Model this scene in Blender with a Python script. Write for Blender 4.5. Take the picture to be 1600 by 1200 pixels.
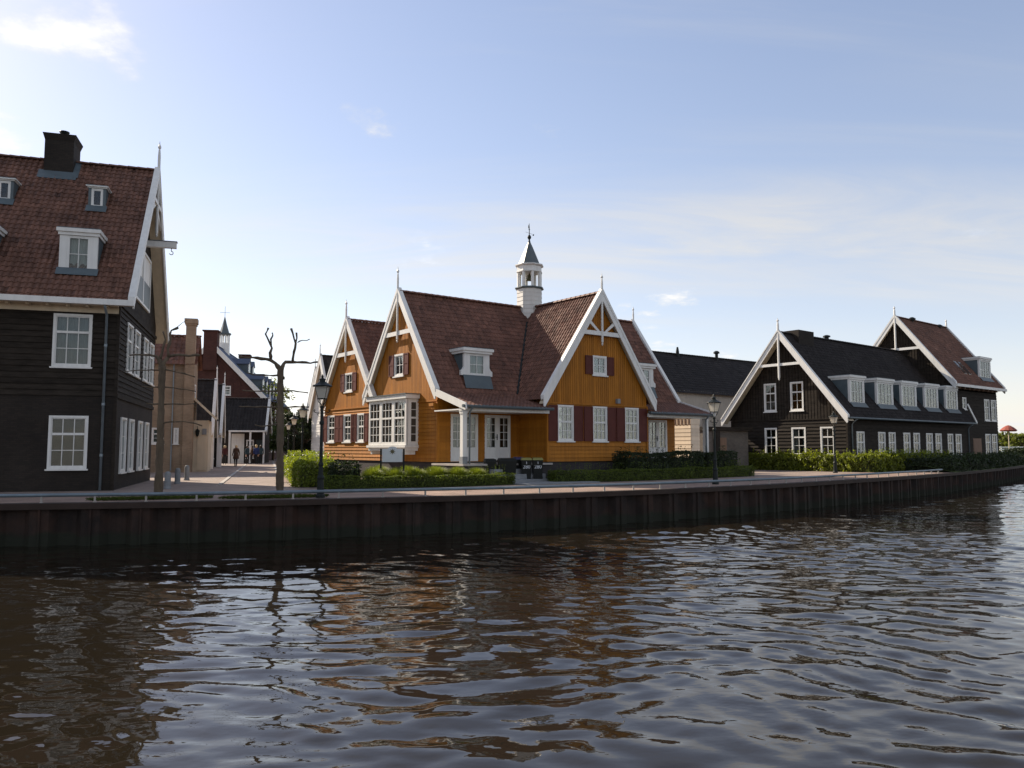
import bpy, bmesh, math, random
import numpy as np
from mathutils import Vector, Matrix
for o in list(bpy.data.objects):
    bpy.data.objects.remove(o)
R = math.radians
random.seed(7)
rng = np.random.default_rng(7)
SC = bpy.context.scene
COL = SC.collection

# ------------------------------------------------------------ camera
cam = bpy.data.cameras.new('camera')
cam.sensor_width = 36.0
cam.lens = 28.0
cam.clip_start = 0.1
cam.clip_end = 4000
camo = bpy.data.objects.new('camera', cam)
camo.location = (0, 0, 1.5)
camo.rotation_euler = (R(90 + 4.594), 0, 0)
COL.objects.link(camo)
SC.camera = camo

# ------------------------------------------------------------ light
SUN = Vector((-1.30, 1.0, 1.0)).normalized()
EL = math.asin(SUN.z)
AZ = math.atan2(SUN.x, SUN.y)
sl = bpy.data.lights.new('sun', 'SUN')
sl.energy = 5.0
sl.angle = R(0.6)
sl.color = (1.0, 0.87, 0.70)
so = bpy.data.objects.new('sun', sl)
so.rotation_euler = (-SUN).to_track_quat('-Z', 'Y').to_euler()
so.location = (-60, 50, 60)
COL.objects.link(so)

W = bpy.data.worlds.new('World')
SC.world = W
W.use_nodes = True
nt = W.node_tree
nt.nodes.clear()


def wn(t, **k):
    n = nt.nodes.new(t)
    for a, b in k.items():
        setattr(n, a, b)
    return n


def wl(a, b):
    nt.links.new(a, b)


sky = wn('ShaderNodeTexSky', sky_type='NISHITA')
sky.sun_disc = False
sky.sun_elevation = EL
sky.sun_rotation = AZ
sky.air_density = 1.0
sky.dust_density = 0.35
sky.ozone_density = 1.6
tc = wn('ShaderNodeTexCoord')
sep = wn('ShaderNodeSeparateXYZ')
wl(tc.outputs['Generated'], sep.inputs[0])


def wmath(op, a, b=None, c=None, clamp=False):
    n = wn('ShaderNodeMath', operation=op)
    n.use_clamp = clamp
    for i, x in enumerate((a, b, c)):
        if x is None:
            continue
        if isinstance(x, (int, float)):
            n.inputs[i].default_value = x
        else:
            wl(x, n.inputs[i])
    return n.outputs[0]


zc = wmath('MAXIMUM', sep.outputs[2], 0.0)
den = wmath('ADD', zc, 0.16)
px = wmath('DIVIDE', sep.outputs[0], den)
py = wmath('DIVIDE', sep.outputs[1], den)
comb = wn('ShaderNodeCombineXYZ')
wl(px, comb.inputs[0])
wl(py, comb.inputs[1])


def wnoise(scale3, rotz, scale, detail, rough, lac=2.0, dist=0.0):
    mp = wn('ShaderNodeMapping')
    mp.inputs['Scale'].default_value = scale3
    mp.inputs['Rotation'].default_value = (0, 0, R(rotz))
    wl(comb.outputs[0], mp.inputs[0])
    n = wn('ShaderNodeTexNoise')
    n.inputs['Scale'].default_value = scale
    n.inputs['Detail'].default_value = detail
    n.inputs['Roughness'].default_value = rough
    n.inputs['Distortion'].default_value = dist
    wl(mp.outputs[0], n.inputs['Vector'])
    return n.outputs['Fac']


def wramp(v, a, b):
    m = wn('ShaderNodeMapRange', interpolation_type='SMOOTHSTEP')
    wl(v, m.inputs[0])
    m.inputs[1].default_value = a
    m.inputs[2].default_value = b
    return m.outputs[0]


def woff(dx, dy, scale3, rotz, scale, detail, rough, dist=0.0):
    mp = wn('ShaderNodeMapping')
    mp.inputs['Location'].default_value = (dx, dy, 0)
    mp.inputs['Scale'].default_value = scale3
    mp.inputs['Rotation'].default_value = (0, 0, R(rotz))
    wl(comb.outputs[0], mp.inputs[0])
    n = wn('ShaderNodeTexNoise')
    n.inputs['Scale'].default_value = scale
    n.inputs['Detail'].default_value = detail
    n.inputs['Roughness'].default_value = rough
    n.inputs['Distortion'].default_value = dist
    wl(mp.outputs[0], n.inputs['Vector'])
    return n.outputs['Fac']


# broad cirrus bands, finer streaks in them, a few small cumulus
band = wramp(woff(3.1, 0.4, (0.20, 0.85, 1), 8, 1.0, 3, 0.45, 0.3), 0.42, 0.66)
fib = wramp(woff(1.7, 5.2, (0.42, 1.5, 1), 11, 1.9, 8, 0.64, 1.6), 0.28, 0.78)
thin = wramp(woff(7.3, 2.2, (0.30, 1.6, 1), -10, 1.3, 6, 0.60, 0.5), 0.50, 0.82)
puff = wramp(woff(4.87, 9.27, (1, 1, 1), 0, 1.35, 9, 0.60), 0.60, 0.70)
veil = wmath('ADD', wmath('MULTIPLY', wmath('MULTIPLY', band, wmath('ADD', wmath('MULTIPLY', fib, 0.75), 0.25)), 1.0), wmath('MULTIPLY', thin, 0.35))
cov = wmath('MAXIMUM', veil, wmath('MULTIPLY', puff, 0.85), clamp=True)
# the air grows milky towards the horizon all round
hz = wmath('POWER', wmath('SUBTRACT', 1.0, zc, clamp=True), 6.0)
cov = wmath('ADD', cov, wmath('ADD', wmath('MULTIPLY', hz, 0.45), 0.04), clamp=True)
skyg = wn('ShaderNodeRGBToBW')
wl(sky.outputs[0], skyg.inputs[0])
lum = wmath('ADD', wmath('MULTIPLY', wmath('POWER', skyg.outputs[0], 0.80), 0.45), wmath('ADD', wmath('MULTIPLY', puff, 1.2), 2.75))
ccol = wn('ShaderNodeMix', data_type='RGBA', blend_type='MULTIPLY')
ccol.inputs[0].default_value = 1.0
ccol.inputs[6].default_value = (1.0, 0.985, 0.96, 1)
cl3 = wn('ShaderNodeCombineColor')
for i in range(3):
    wl(lum, cl3.inputs[i])
wl(cl3.outputs[0], ccol.inputs[7])
mixc = wn('ShaderNodeMix', data_type='RGBA')
wl(cov, mixc.inputs[0])
gm = wn('ShaderNodeGamma')
gm.inputs[1].default_value = 0.80
wl(sky.outputs[0], gm.inputs[0])
wb = wn('ShaderNodeMix', data_type='RGBA', blend_type='MULTIPLY')
wb.inputs[0].default_value = 1.0
wl(gm.outputs[0], wb.inputs[6])
wb.inputs[7].default_value = (1.27, 1.15, 1.17, 1)
wl(wb.outputs[2], mixc.inputs[6])
wl(ccol.outputs[2], mixc.inputs[7])
bg = wn('ShaderNodeBackground')
bg.inputs[1].default_value = 0.115
wl(mixc.outputs[2], bg.inputs[0])
wo = wn('ShaderNodeOutputWorld')
wl(bg.outputs[0], wo.inputs[0])

SC.view_settings.view_transform = 'Standard'
SC.view_settings.look = 'None'
SC.view_settings.exposure = 0.83
SC.view_settings.gamma = 1.0
SC.view_settings.use_curve_mapping = False
SC.cycles.max_bounces = 7
SC.cycles.diffuse_bounces = 3
SC.cycles.glossy_bounces = 4
SC.cycles.transparent_max_bounces = 10
SC.cycles.use_denoising = True


# ------------------------------------------------------------ materials
def pmat(name, col, rough=0.6, var=0.18, vscale=2.0, bump=0.0, bscale=30.0, tint=True, stretch=(1, 1, 1), metal=0.0,
         spec=0.4, sheen=None, translucent=0.0, detail=5, streak=0.0):
    m = bpy.data.materials.new(name)
    m.use_nodes = True
    t = m.node_tree
    b = t.nodes['Principled BSDF']
    b.inputs['Roughness'].default_value = rough
    b.inputs['Metallic'].default_value = metal
    b.inputs['Specular IOR Level'].default_value = spec
    c = t.nodes.new('ShaderNodeTexCoord')
    mp = t.nodes.new('ShaderNodeMapping')
    mp.inputs['Scale'].default_value = stretch
    t.links.new(c.outputs['Object'], mp.inputs[0])
    n = t.nodes.new('ShaderNodeTexNoise')
    n.inputs['Scale'].default_value = vscale
    n.inputs['Detail'].default_value = detail
    n.inputs['Roughness'].default_value = 0.62
    t.links.new(mp.outputs[0], n.inputs['Vector'])
    mr = t.nodes.new('ShaderNodeMapRange')
    mr.inputs[1].default_value = 0.25
    mr.inputs[2].default_value = 0.75
    mr.inputs[3].default_value = 1 - var
    mr.inputs[4].default_value = 1 + var
    t.links.new(n.outputs['Fac'], mr.inputs[0])
    fac = mr.outputs[0]
    if tint:
        a = t.nodes.new('ShaderNodeAttribute')
        a.attribute_name = 'tint'
        mu = t.nodes.new('ShaderNodeMath')
        mu.operation = 'MULTIPLY'
        t.links.new(fac, mu.inputs[0])
        t.links.new(a.outputs['Fac'], mu.inputs[1])
        fac = mu.outputs[0]
    if streak:
        mp2 = t.nodes.new('ShaderNodeMapping')
        mp2.inputs['Scale'].default_value = (5, 5, 0.35)
        t.links.new(c.outputs['Object'], mp2.inputs[0])
        n2 = t.nodes.new('ShaderNodeTexNoise')
        n2.inputs['Scale'].default_value = 1.6
        n2.inputs['Detail'].default_value = 6
        t.links.new(mp2.outputs[0], n2.inputs['Vector'])
        m2 = t.nodes.new('ShaderNodeMapRange')
        m2.inputs[1].default_value = 0.35
        m2.inputs[2].default_value = 0.7
        m2.inputs[3].default_value = 1.0
        m2.inputs[4].default_value = 1.0 - streak
        t.links.new(n2.outputs['Fac'], m2.inputs[0])
        mu = t.nodes.new('ShaderNodeMath')
        mu.operation = 'MULTIPLY'
        t.links.new(fac, mu.inputs[0])
        t.links.new(m2.outputs[0], mu.inputs[1])
        fac = mu.outputs[0]
    vm = t.nodes.new('ShaderNodeVectorMath')
    vm.operation = 'SCALE'
    vm.inputs[0].default_value = col
    t.links.new(fac, vm.inputs['Scale'])
    t.links.new(vm.outputs[0], b.inputs['Base Color'])
    if bump:
        n3 = t.nodes.new('ShaderNodeTexNoise')
        n3.inputs['Scale'].default_value = bscale
        n3.inputs['Detail'].default_value = 4
        t.links.new(mp.outputs[0], n3.inputs['Vector'])
        bu = t.nodes.new('ShaderNodeBump')
        bu.inputs['Strength'].default_value = bump
        bu.inputs['Distance'].default_value = 0.02
        t.links.new(n3.outputs['Fac'], bu.inputs['Height'])
        t.links.new(bu.outputs[0], b.inputs['Normal'])
    if translucent:
        tr = t.nodes.new('ShaderNodeBsdfTranslucent')
        vm2 = t.nodes.new('ShaderNodeVectorMath')
        vm2.operation = 'MULTIPLY'
        vm2.inputs[1].default_value = (1.5, 1.5, 0.6)
        t.links.new(vm.outputs[0], vm2.inputs[0])
        t.links.new(vm2.outputs[0], tr.inputs['Color'])
        mx = t.nodes.new('ShaderNodeMixShader')
        mx.inputs[0].default_value = translucent
        t.links.new(b.outputs[0], mx.inputs[1])
        t.links.new(tr.outputs[0], mx.inputs[2])
        t.links.new(mx.outputs[0], t.nodes['Material Output'].inputs['Surface'])
    return m


def brickmat(name, c1, c2, mortar, bw=0.21, bh=0.065, rough=0.85, axes='xz'):
    m = bpy.data.materials.new(name)
    m.use_nodes = True
    t = m.node_tree
    b = t.nodes['Principled BSDF']
    b.inputs['Roughness'].default_value = rough
    b.inputs['Specular IOR Level'].default_value = 0.25
    c = t.nodes.new('ShaderNodeTexCoord')
    s = t.nodes.new('ShaderNodeSeparateXYZ')
    t.links.new(c.outputs['Object'], s.inputs[0])
    q = t.nodes.new('ShaderNodeCombineXYZ')
    if axes == 'xz':
        ad = t.nodes.new('ShaderNodeMath')
        t.links.new(s.outputs[0], ad.inputs[0])
        t.links.new(s.outputs[1], ad.inputs[1])
        t.links.new(ad.outputs[0], q.inputs[0])
        t.links.new(s.outputs[2], q.inputs[1])
    else:
        t.links.new(s.outputs[0], q.inputs[0])
        t.links.new(s.outputs[1], q.inputs[1])
    br = t.nodes.new('ShaderNodeTexBrick')
    br.inputs['Color1'].default_value = (*c1, 1)
    br.inputs['Color2'].default_value = (*c2, 1)
    br.inputs['Mortar'].default_value = (*mortar, 1)
    br.inputs['Scale'].default_value = 1.0
    br.inputs['Brick Width'].default_value = bw
    br.inputs['Row Height'].default_value = bh
    br.inputs['Mortar Size'].default_value = 0.007
    t.links.new(q.outputs[0], br.inputs['Vector'])
    n = t.nodes.new('ShaderNodeTexNoise')
    n.inputs['Scale'].default_value = 0.9
    n.inputs['Detail'].default_value = 7
    t.links.new(c.outputs['Object'], n.inputs['Vector'])
    mr = t.nodes.new('ShaderNodeMapRange')
    mr.inputs[1].default_value = 0.25
    mr.inputs[2].default_value = 0.75
    mr.inputs[3].default_value = 0.70
    mr.inputs[4].default_value = 1.22
    t.links.new(n.outputs['Fac'], mr.inputs[0])
    vm = t.nodes.new('ShaderNodeVectorMath')
    vm.operation = 'SCALE'
    t.links.new(br.outputs['Color'], vm.inputs[0])
    t.links.new(mr.outputs[0], vm.inputs['Scale'])
    t.links.new(vm.outputs[0], b.inputs['Base Color'])
    bu = t.nodes.new('ShaderNodeBump')
    bu.inputs['Strength'].default_value = 0.5
    bu.inputs['Distance'].default_value = 0.008
    t.links.new(br.outputs['Fac'], bu.inputs['Height'])
    bu.invert = True
    t.links.new(bu.outputs[0], b.inputs['Normal'])
    return m


def glassmat(name, base=0.05, tint=(0.85, 0.9, 0.9)):
    m = bpy.data.materials.new(name)
    m.use_nodes = True
    t = m.node_tree
    t.nodes.clear()
    tr = t.nodes.new('ShaderNodeBsdfTransparent')
    tr.inputs[0].default_value = (*tint, 1)
    gl = t.nodes.new('ShaderNodeBsdfGlossy')
    gl.inputs['Roughness'].default_value = 0.015
    c = t.nodes.new('ShaderNodeTexCoord')
    n = t.nodes.new('ShaderNodeTexNoise')
    n.inputs['Scale'].default_value = 1.3
    n.inputs['Detail'].default_value = 1
    t.links.new(c.outputs['Object'], n.inputs['Vector'])
    bu = t.nodes.new('ShaderNodeBump')
    bu.inputs['Strength'].default_value = 0.12
    bu.inputs['Distance'].default_value = 0.05
    t.links.new(n.outputs['Fac'], bu.inputs['Height'])
    t.links.new(bu.outputs[0], gl.inputs['Normal'])
    f = t.nodes.new('ShaderNodeFresnel')
    f.inputs[0].default_value = 1.55
    mm = t.nodes.new('ShaderNodeMath')
    mm.operation = 'MULTIPLY_ADD'
    mm.inputs[1].default_value = 0.85
    mm.inputs[2].default_value = base
    mm.use_clamp = True
    t.links.new(f.outputs[0], mm.inputs[0])
    mx = t.nodes.new('ShaderNodeMixShader')
    t.links.new(mm.outputs[0], mx.inputs[0])
    t.links.new(tr.outputs[0], mx.inputs[1])
    t.links.new(gl.outputs[0], mx.inputs[2])
    o = t.nodes.new('ShaderNodeOutputMaterial')
    t.links.new(mx.outputs[0], o.inputs[0])
    return m


M = dict(
    white=pmat('white_paint', (0.74, 0.73, 0.70), 0.45, 0.07, 1.5, tint=False, streak=0.10),
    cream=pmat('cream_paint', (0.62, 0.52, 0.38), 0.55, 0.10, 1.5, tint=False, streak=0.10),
    offwhite=pmat('offwhite_render', (0.66, 0.60, 0.50), 0.7, 0.10, 1.2, tint=False, streak=0.15),
    whiteboard=pmat('white_boards', (0.66, 0.64, 0.60), 0.55, 0.08, 1.5, streak=0.12),
    creamboard=pmat('cream_boards', (0.70, 0.58, 0.44), 0.55, 0.08, 1.5, streak=0.10),
    yellow=pmat('ochre_paint', (0.395, 0.150, 0.016), 0.60, 0.13, 1.4, bump=0.10, bscale=25, stretch=(1, 1, 1), streak=0.26, spec=0.18),
    black=pmat('tarred_boards', (0.029, 0.0235, 0.019), 0.78, 0.50, 2.6, bump=0.25, bscale=20, stretch=(0.6, 0.6, 3), spec=0.10),
    redshut=pmat('red_shutter_paint', (0.098, 0.027, 0.021), 0.55, 0.15, 2.0, tint=False, spec=0.15),
    greenshut=pmat('dark_green_paint', (0.012, 0.022, 0.022), 0.40, 0.12, 2.0, tint=False),
    redtile=pmat('red_pantiles', (0.162, 0.074, 0.050), 0.66, 0.30, 0.7, bump=0.15, bscale=30, spec=0.28, streak=0.30, detail=8),
    browntile=pmat('brown_pantiles', (0.158, 0.077, 0.052), 0.66, 0.30, 0.7, bump=0.15, bscale=30, spec=0.25, streak=0.30, detail=8),
    darktile=pmat('dark_pantiles', (0.028, 0.024, 0.023), 0.70, 0.30, 0.9, bump=0.15, bscale=30, spec=0.14, streak=0.25),
    slate=pmat('blue_slates', (0.050, 0.070, 0.120), 0.45, 0.18, 1.5, spec=0.5),
    greyslate=pmat('turret_slates', (0.085, 0.105, 0.115), 0.45, 0.25, 3.0, spec=0.5),
    lead=pmat('lead_sheet', (0.075, 0.100, 0.112), 0.45, 0.20, 2.5, tint=False, spec=0.5),
    zinc=pmat('zinc_pipe', (0.21, 0.25, 0.28), 0.42, 0.15, 3.0, tint=False, metal=0.3),
    iron=pmat('black_iron', (0.008, 0.012, 0.0115), 0.50, 0.20, 5.0, tint=False, spec=0.25),
    rail=pmat('galvanised_rail', (0.15, 0.19, 0.22), 0.50, 0.25, 2.0, tint=False, metal=0.3),
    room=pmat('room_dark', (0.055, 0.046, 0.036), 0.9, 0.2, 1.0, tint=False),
    curtain=pmat('net_curtain', (0.34, 0.33, 0.31), 0.9, 0.15, 3.0, tint=True, stretch=(6, 6, 0.5)),
    stone=pmat('grey_stone', (0.22, 0.23, 0.24), 0.8, 0.2, 5.0, tint=False, bump=0.3, bscale=50),
    concrete=pmat('pale_concrete', (0.36, 0.33, 0.30), 0.85, 0.2, 3.0, tint=False, bump=0.2, bscale=60),
    rust=pmat('rusty_steel', (0.026, 0.0140, 0.010), 0.8, 0.75, 1.3, tint=True, bump=0.4, bscale=18, streak=0.45),
    rustcap=pmat('rusty_cap', (0.032, 0.019, 0.014), 0.8, 0.4, 1.5, tint=False, bump=0.3, bscale=20),
    bark=pmat('plane_bark', (0.105, 0.078, 0.052), 0.9, 0.45, 6.0, tint=False, bump=0.7, bscale=25, stretch=(1, 1, 0.35)),
    binb=pmat('bin_plastic', (0.008, 0.010, 0.009), 0.45, 0.1, 4.0, tint=False, spec=0.22),
    binlid=pmat('bin_lid_olive', (0.22, 0.21, 0.06), 0.45, 0.1, 4.0, tint=False),
    binblue=pmat('bin_lid_blue', (0.030, 0.025, 0.10), 0.45, 0.1, 4.0, tint=False),
    print_white=pmat('white_print', (0.62, 0.64, 0.66), 0.6, 0.05, 4.0, tint=False),
    signb=pmat('sign_board', (0.50, 0.54, 0.57), 0.5, 0.06, 4.0, tint=False),
    signd=pmat('sign_emblem', (0.085, 0.075, 0.035), 0.5, 0.2, 9.0, tint=False),
    boxleaf=pmat('box_leaves', (0.078, 0.106, 0.016), 0.55, 0.2, 1.5, translucent=0.35, spec=0.3),
    limeleaf=pmat('lime_leaves', (0.150, 0.185, 0.022), 0.5, 0.22, 1.5, translucent=0.4, spec=0.3),
    laurel=pmat('laurel_leaves', (0.140, 0.165, 0.018), 0.42, 0.22, 1.5, translucent=0.5, spec=0.45),
    darkleaf=pmat('dark_leaves', (0.022, 0.034, 0.012), 0.55, 0.25, 1.2, translucent=0.2, spec=0.3),
    treeleaf=pmat('tree_leaves', (0.050, 0.075, 0.020), 0.55, 0.25, 0.6, translucent=0.3, spec=0.3),
    springleaf=pmat('spring_leaves', (0.13, 0.15, 0.035), 0.55, 0.25, 0.8, translucent=0.4, spec=0.3),
    grassm=pmat('grass_blades', (0.150, 0.185, 0.030), 0.6, 0.25, 1.2, translucent=0.35, spec=0.3),
    lawn=pmat('lawn', (0.075, 0.105, 0.022), 0.9, 0.35, 1.5, tint=False, bump=0.5, bscale=30),
    brown_brick=brickmat('dark_brick', (0.024, 0.019, 0.016), (0.034, 0.026, 0.021), (0.020, 0.018, 0.016)),
    redbrown=brickmat('redbrown_brick', (0.060, 0.022, 0.018), (0.085, 0.032, 0.025), (0.050, 0.035, 0.03)),
    tan=brickmat('tan_brick', (0.28, 0.200, 0.135), (0.34, 0.245, 0.168), (0.27, 0.22, 0.165)),
    plinth=brickmat('plinth_brick', (0.10, 0.085, 0.075), (0.14, 0.12, 0.10), (0.16, 0.15, 0.14)),
    darkplinth=brickmat('plinth_brick_dark', (0.035, 0.030, 0.032), (0.05, 0.042, 0.042), (0.05, 0.05, 0.05)),
    paving=brickmat('clinker_paving', (0.33, 0.225, 0.175), (0.25, 0.172, 0.138), (0.18, 0.145, 0.12), 0.20, 0.055, axes='xy'),
    street=brickmat('street_clinkers', (0.25, 0.19, 0.16), (0.31, 0.235, 0.195), (0.22, 0.19, 0.17), 0.21, 0.07, axes='xy'),
    glass=glassmat('window_glass', 0.0),
    glassdim=glassmat('window_glass_dim', 0.0),
    wood=pmat('weathered_wood', (0.20, 0.125, 0.085), 0.8, 0.25, 3.0, tint=False, stretch=(6, 6, 0.5)),
    redcloth=pmat('red_canvas', (0.26, 0.065, 0.045), 0.8, 0.12, 2.0, tint=False),
    coat=pmat('brown_coat', (0.075, 0.040, 0.025), 0.9, 0.2, 8.0, tint=False),
    bluecoat=pmat('blue_coat', (0.02, 0.035, 0.12), 0.9, 0.2, 8.0, tint=False),
    tealcoat=pmat('teal_coat', (0.03, 0.055, 0.065), 0.9, 0.2, 8.0, tint=False),
    redcoat=pmat('maroon_coat', (0.075, 0.02, 0.02), 0.9, 0.2, 8.0, tint=False),
    trousers=pmat('dark_trousers', (0.016, 0.015, 0.016), 0.9, 0.2, 8.0, tint=False),
    skin=pmat('skin', (0.45, 0.27, 0.19), 0.6, 0.08, 8.0, tint=False),
    blond=pmat('blond_hair', (0.52, 0.38, 0.20), 0.6, 0.2, 20.0, tint=False),
    darkhair=pmat('dark_hair', (0.04, 0.025, 0.015), 0.6, 0.2, 20.0, tint=False),
)


def frosted():
    m = bpy.data.materials.new('frosted_lantern_glass')
    m.use_nodes = True
    t = m.node_tree
    b = t.nodes['Principled BSDF']
    b.inputs['Base Color'].default_value = (0.78, 0.76, 0.72, 1)
    b.inputs['Roughness'].default_value = 0.35
    tr = t.nodes.new('ShaderNodeBsdfTranslucent')
    tr.inputs[0].default_value = (0.92, 0.90, 0.85, 1)
    mx = t.nodes.new('ShaderNodeMixShader')
    mx.inputs[0].default_value = 0.7
    t.links.new(b.outputs[0], mx.inputs[1])
    t.links.new(tr.outputs[0], mx.inputs[2])
    t.links.new(mx.outputs[0], t.nodes['Material Output'].inputs['Surface'])
    return m


M['lantern'] = frosted()


def weather_steel(m):
    # rust blooms and a wet, algae-green foot above the waterline
    t = m.node_tree
    b = t.nodes['Principled BSDF']
    src = b.inputs['Base Color'].links[0].from_socket
    c = t.nodes.new('ShaderNodeTexCoord')
    n = t.nodes.new('ShaderNodeTexNoise')
    n.inputs['Scale'].default_value = 1.1
    n.inputs['Detail'].default_value = 8
    t.links.new(c.outputs['Object'], n.inputs['Vector'])
    r1 = t.nodes.new('ShaderNodeMapRange')
    r1.inputs[1].default_value = 0.50
    r1.inputs[2].default_value = 0.68
    t.links.new(n.outputs['Fac'], r1.inputs[0])
    m1 = t.nodes.new('ShaderNodeMix')
    m1.data_type = 'RGBA'
    t.links.new(r1.outputs[0], m1.inputs[0])
    t.links.new(src, m1.inputs[6])
    m1.inputs[7].default_value = (0.040, 0.018, 0.011, 1)
    sp = t.nodes.new('ShaderNodeSeparateXYZ')
    t.links.new(c.outputs['Object'], sp.inputs[0])
    ad = t.nodes.new('ShaderNodeMath')
    ad.operation = 'MULTIPLY_ADD'
    t.links.new(n.outputs['Fac'], ad.inputs[0])
    ad.inputs[1].default_value = -0.5
    t.links.new(sp.outputs[2], ad.inputs[2])
    r2 = t.nodes.new('ShaderNodeMapRange')
    r2.inputs[1].default_value = -0.98
    r2.inputs[2].default_value = -1.12
    t.links.new(ad.outputs[0], r2.inputs[0])
    m2 = t.nodes.new('ShaderNodeMix')
    m2.data_type = 'RGBA'
    t.links.new(r2.outputs[0], m2.inputs[0])
    t.links.new(m1.outputs[2], m2.inputs[6])
    m2.inputs[7].default_value = (0.012, 0.014, 0.007, 1)
    t.links.new(m2.outputs[2], b.inputs['Base Color'])


weather_steel(M['rust'])


# ------------------------------------------------------------ mesh helpers
class MB:
    def __init__(s):
        s.v = []
        s.f = []
        s.t = []
        s.m = []

    def face(s, pts, tint=1.0, mi=0):
        n = len(s.v)
        s.v.extend(tuple(p) for p in pts)
        s.f.append(tuple(range(n, n + len(pts))))
        s.t.append(tint)
        s.m.append(mi)

    def box(s, x0, x1, y0, y1, z0, z1, tint=1.0, mi=0):
        x0, x1 = min(x0, x1), max(x0, x1)
        y0, y1 = min(y0, y1), max(y0, y1)
        z0, z1 = min(z0, z1), max(z0, z1)
        n = len(s.v)
        s.v += [(x0, y0, z0), (x1, y0, z0), (x1, y1, z0), (x0, y1, z0), (x0, y0, z1), (x1, y0, z1), (x1, y1, z1), (x0, y1, z1)]
        for q in ((0, 3, 2, 1), (4, 5, 6, 7), (0, 1, 5, 4), (1, 2, 6, 5), (2, 3, 7, 6), (3, 0, 4, 7)):
            s.f.append(tuple(n + i for i in q))
            s.t.append(tint)
            s.m.append(mi)
        return s

    def prism(s, a, b, tint=1.0, mi=0):      # a, b: equal rings of 3D points
        n = len(s.v)
        k = len(a)
        s.v += [tuple(p) for p in a] + [tuple(p) for p in b]
        fs = [tuple(n + i for i in range(k))[::-1], tuple(n + k + i for i in range(k))]
        for i in range(k):
            j = (i + 1) % k
            fs.append((n + i, n + j, n + k + j, n + k + i))
        for f in fs:
            s.f.append(f)
            s.t.append(tint)
            s.m.append(mi)
        return s

    def tube(s, pts, rad, n=8, cap=True, tint=1.0, mi=0):
        pts = [Vector(p) for p in pts]
        if isinstance(rad, (int, float)):
            rad = [rad] * len(pts)
        base = len(s.v)
        prev = None
        for i, p in enumerate(pts):
            d = (pts[min(i + 1, len(pts) - 1)] - pts[max(i - 1, 0)]).normalized()
            if prev is None:
                ref = Vector((0, 0, 1)) if abs(d.z) < 0.9 else Vector((1, 0, 0))
                x = d.cross(ref).normalized()
            else:
                x = (prev - d * prev.dot(d)).normalized()
            prev = x
            y = d.cross(x)
            for k in range(n):
                a = 2 * math.pi * k / n
                s.v.append(tuple(p + (x * math.cos(a) + y * math.sin(a)) * rad[i]))
        for i in range(len(pts) - 1):
            for k in range(n):
                j = (k + 1) % n
                s.f.append((base + i * n + k, base + i * n + j, base + (i + 1) * n + j, base + (i + 1) * n + k))
                s.t.append(tint)
                s.m.append(mi)
        if cap:
            s.f.append(tuple(base + k for k in range(n))[::-1])
            s.f.append(tuple(base + (len(pts) - 1) * n + k for k in range(n)))
            s.t += [tint, tint]
            s.m += [mi, mi]
        return s

    def lathe(s, cx, cy, prof, n=8, ph=0.0, tint=1.0, mi=0):   # prof: (radius, z) from bottom to top
        base = len(s.v)
        for r, z in prof:
            for k in range(n):
                a = ph + 2 * math.pi * k / n
                s.v.append((cx + r * math.cos(a), cy + r * math.sin(a), z))
        for i in range(len(prof) - 1):
            for k in range(n):
                j = (k + 1) % n
                s.f.append((base + i * n + k, base + i * n + j, base + (i + 1) * n + j, base + (i + 1) * n + k))
                s.t.append(tint)
                s.m.append(mi)
        s.f.append(tuple(base + k for k in range(n))[::-1])
        s.f.append(tuple(base + (len(prof) - 1) * n + k for k in range(n)))
        s.t += [tint, tint]
        s.m += [mi, mi]
        return s


def mkobj(name, v, f, mat, parent=None, tint=None, smooth=False, kind=None, mats=None, mi=None, recalc=True):
    me = bpy.data.meshes.new(name)
    me.from_pydata(v if isinstance(v, list) else v.tolist(), [], f if isinstance(f, list) else f.tolist())
    if recalc:
        bm = bmesh.new()
        bm.from_mesh(me)
        bmesh.ops.recalc_face_normals(bm, faces=bm.faces)
        bm.to_mesh(me)
        bm.free()
    for m in (mats or [mat]):
        me.materials.append(m)
    if mi is not None and mats:
        me.polygons.foreach_set('material_index', np.asarray(mi, dtype=np.int32))
    a = me.attributes.new('tint', 'FLOAT', 'FACE')
    a.data.foreach_set('value', np.asarray(tint if tint is not None else np.ones(len(me.polygons)), dtype=np.float32))
    if smooth:
        me.polygons.foreach_set('use_smooth', np.ones(len(me.polygons), dtype=bool))
    me.update()
    o = bpy.data.objects.new(name, me)
    COL.objects.link(o)
    if parent is not None:
        o.parent = parent
    if kind:
        o['kind'] = kind
    return o


def tag(o, label, cat, group=None):
    o['label'] = label
    o['category'] = cat
    if group:
        o['group'] = group
    return o


def empty(name, loc=(0, 0, 0), rz=0.0):
    o = bpy.data.objects.new(name, None)
    o.empty_display_size = 0.3
    COL.objects.link(o)
    o.location = loc
    o.rotation_euler = (0, 0, rz)
    return o


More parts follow.
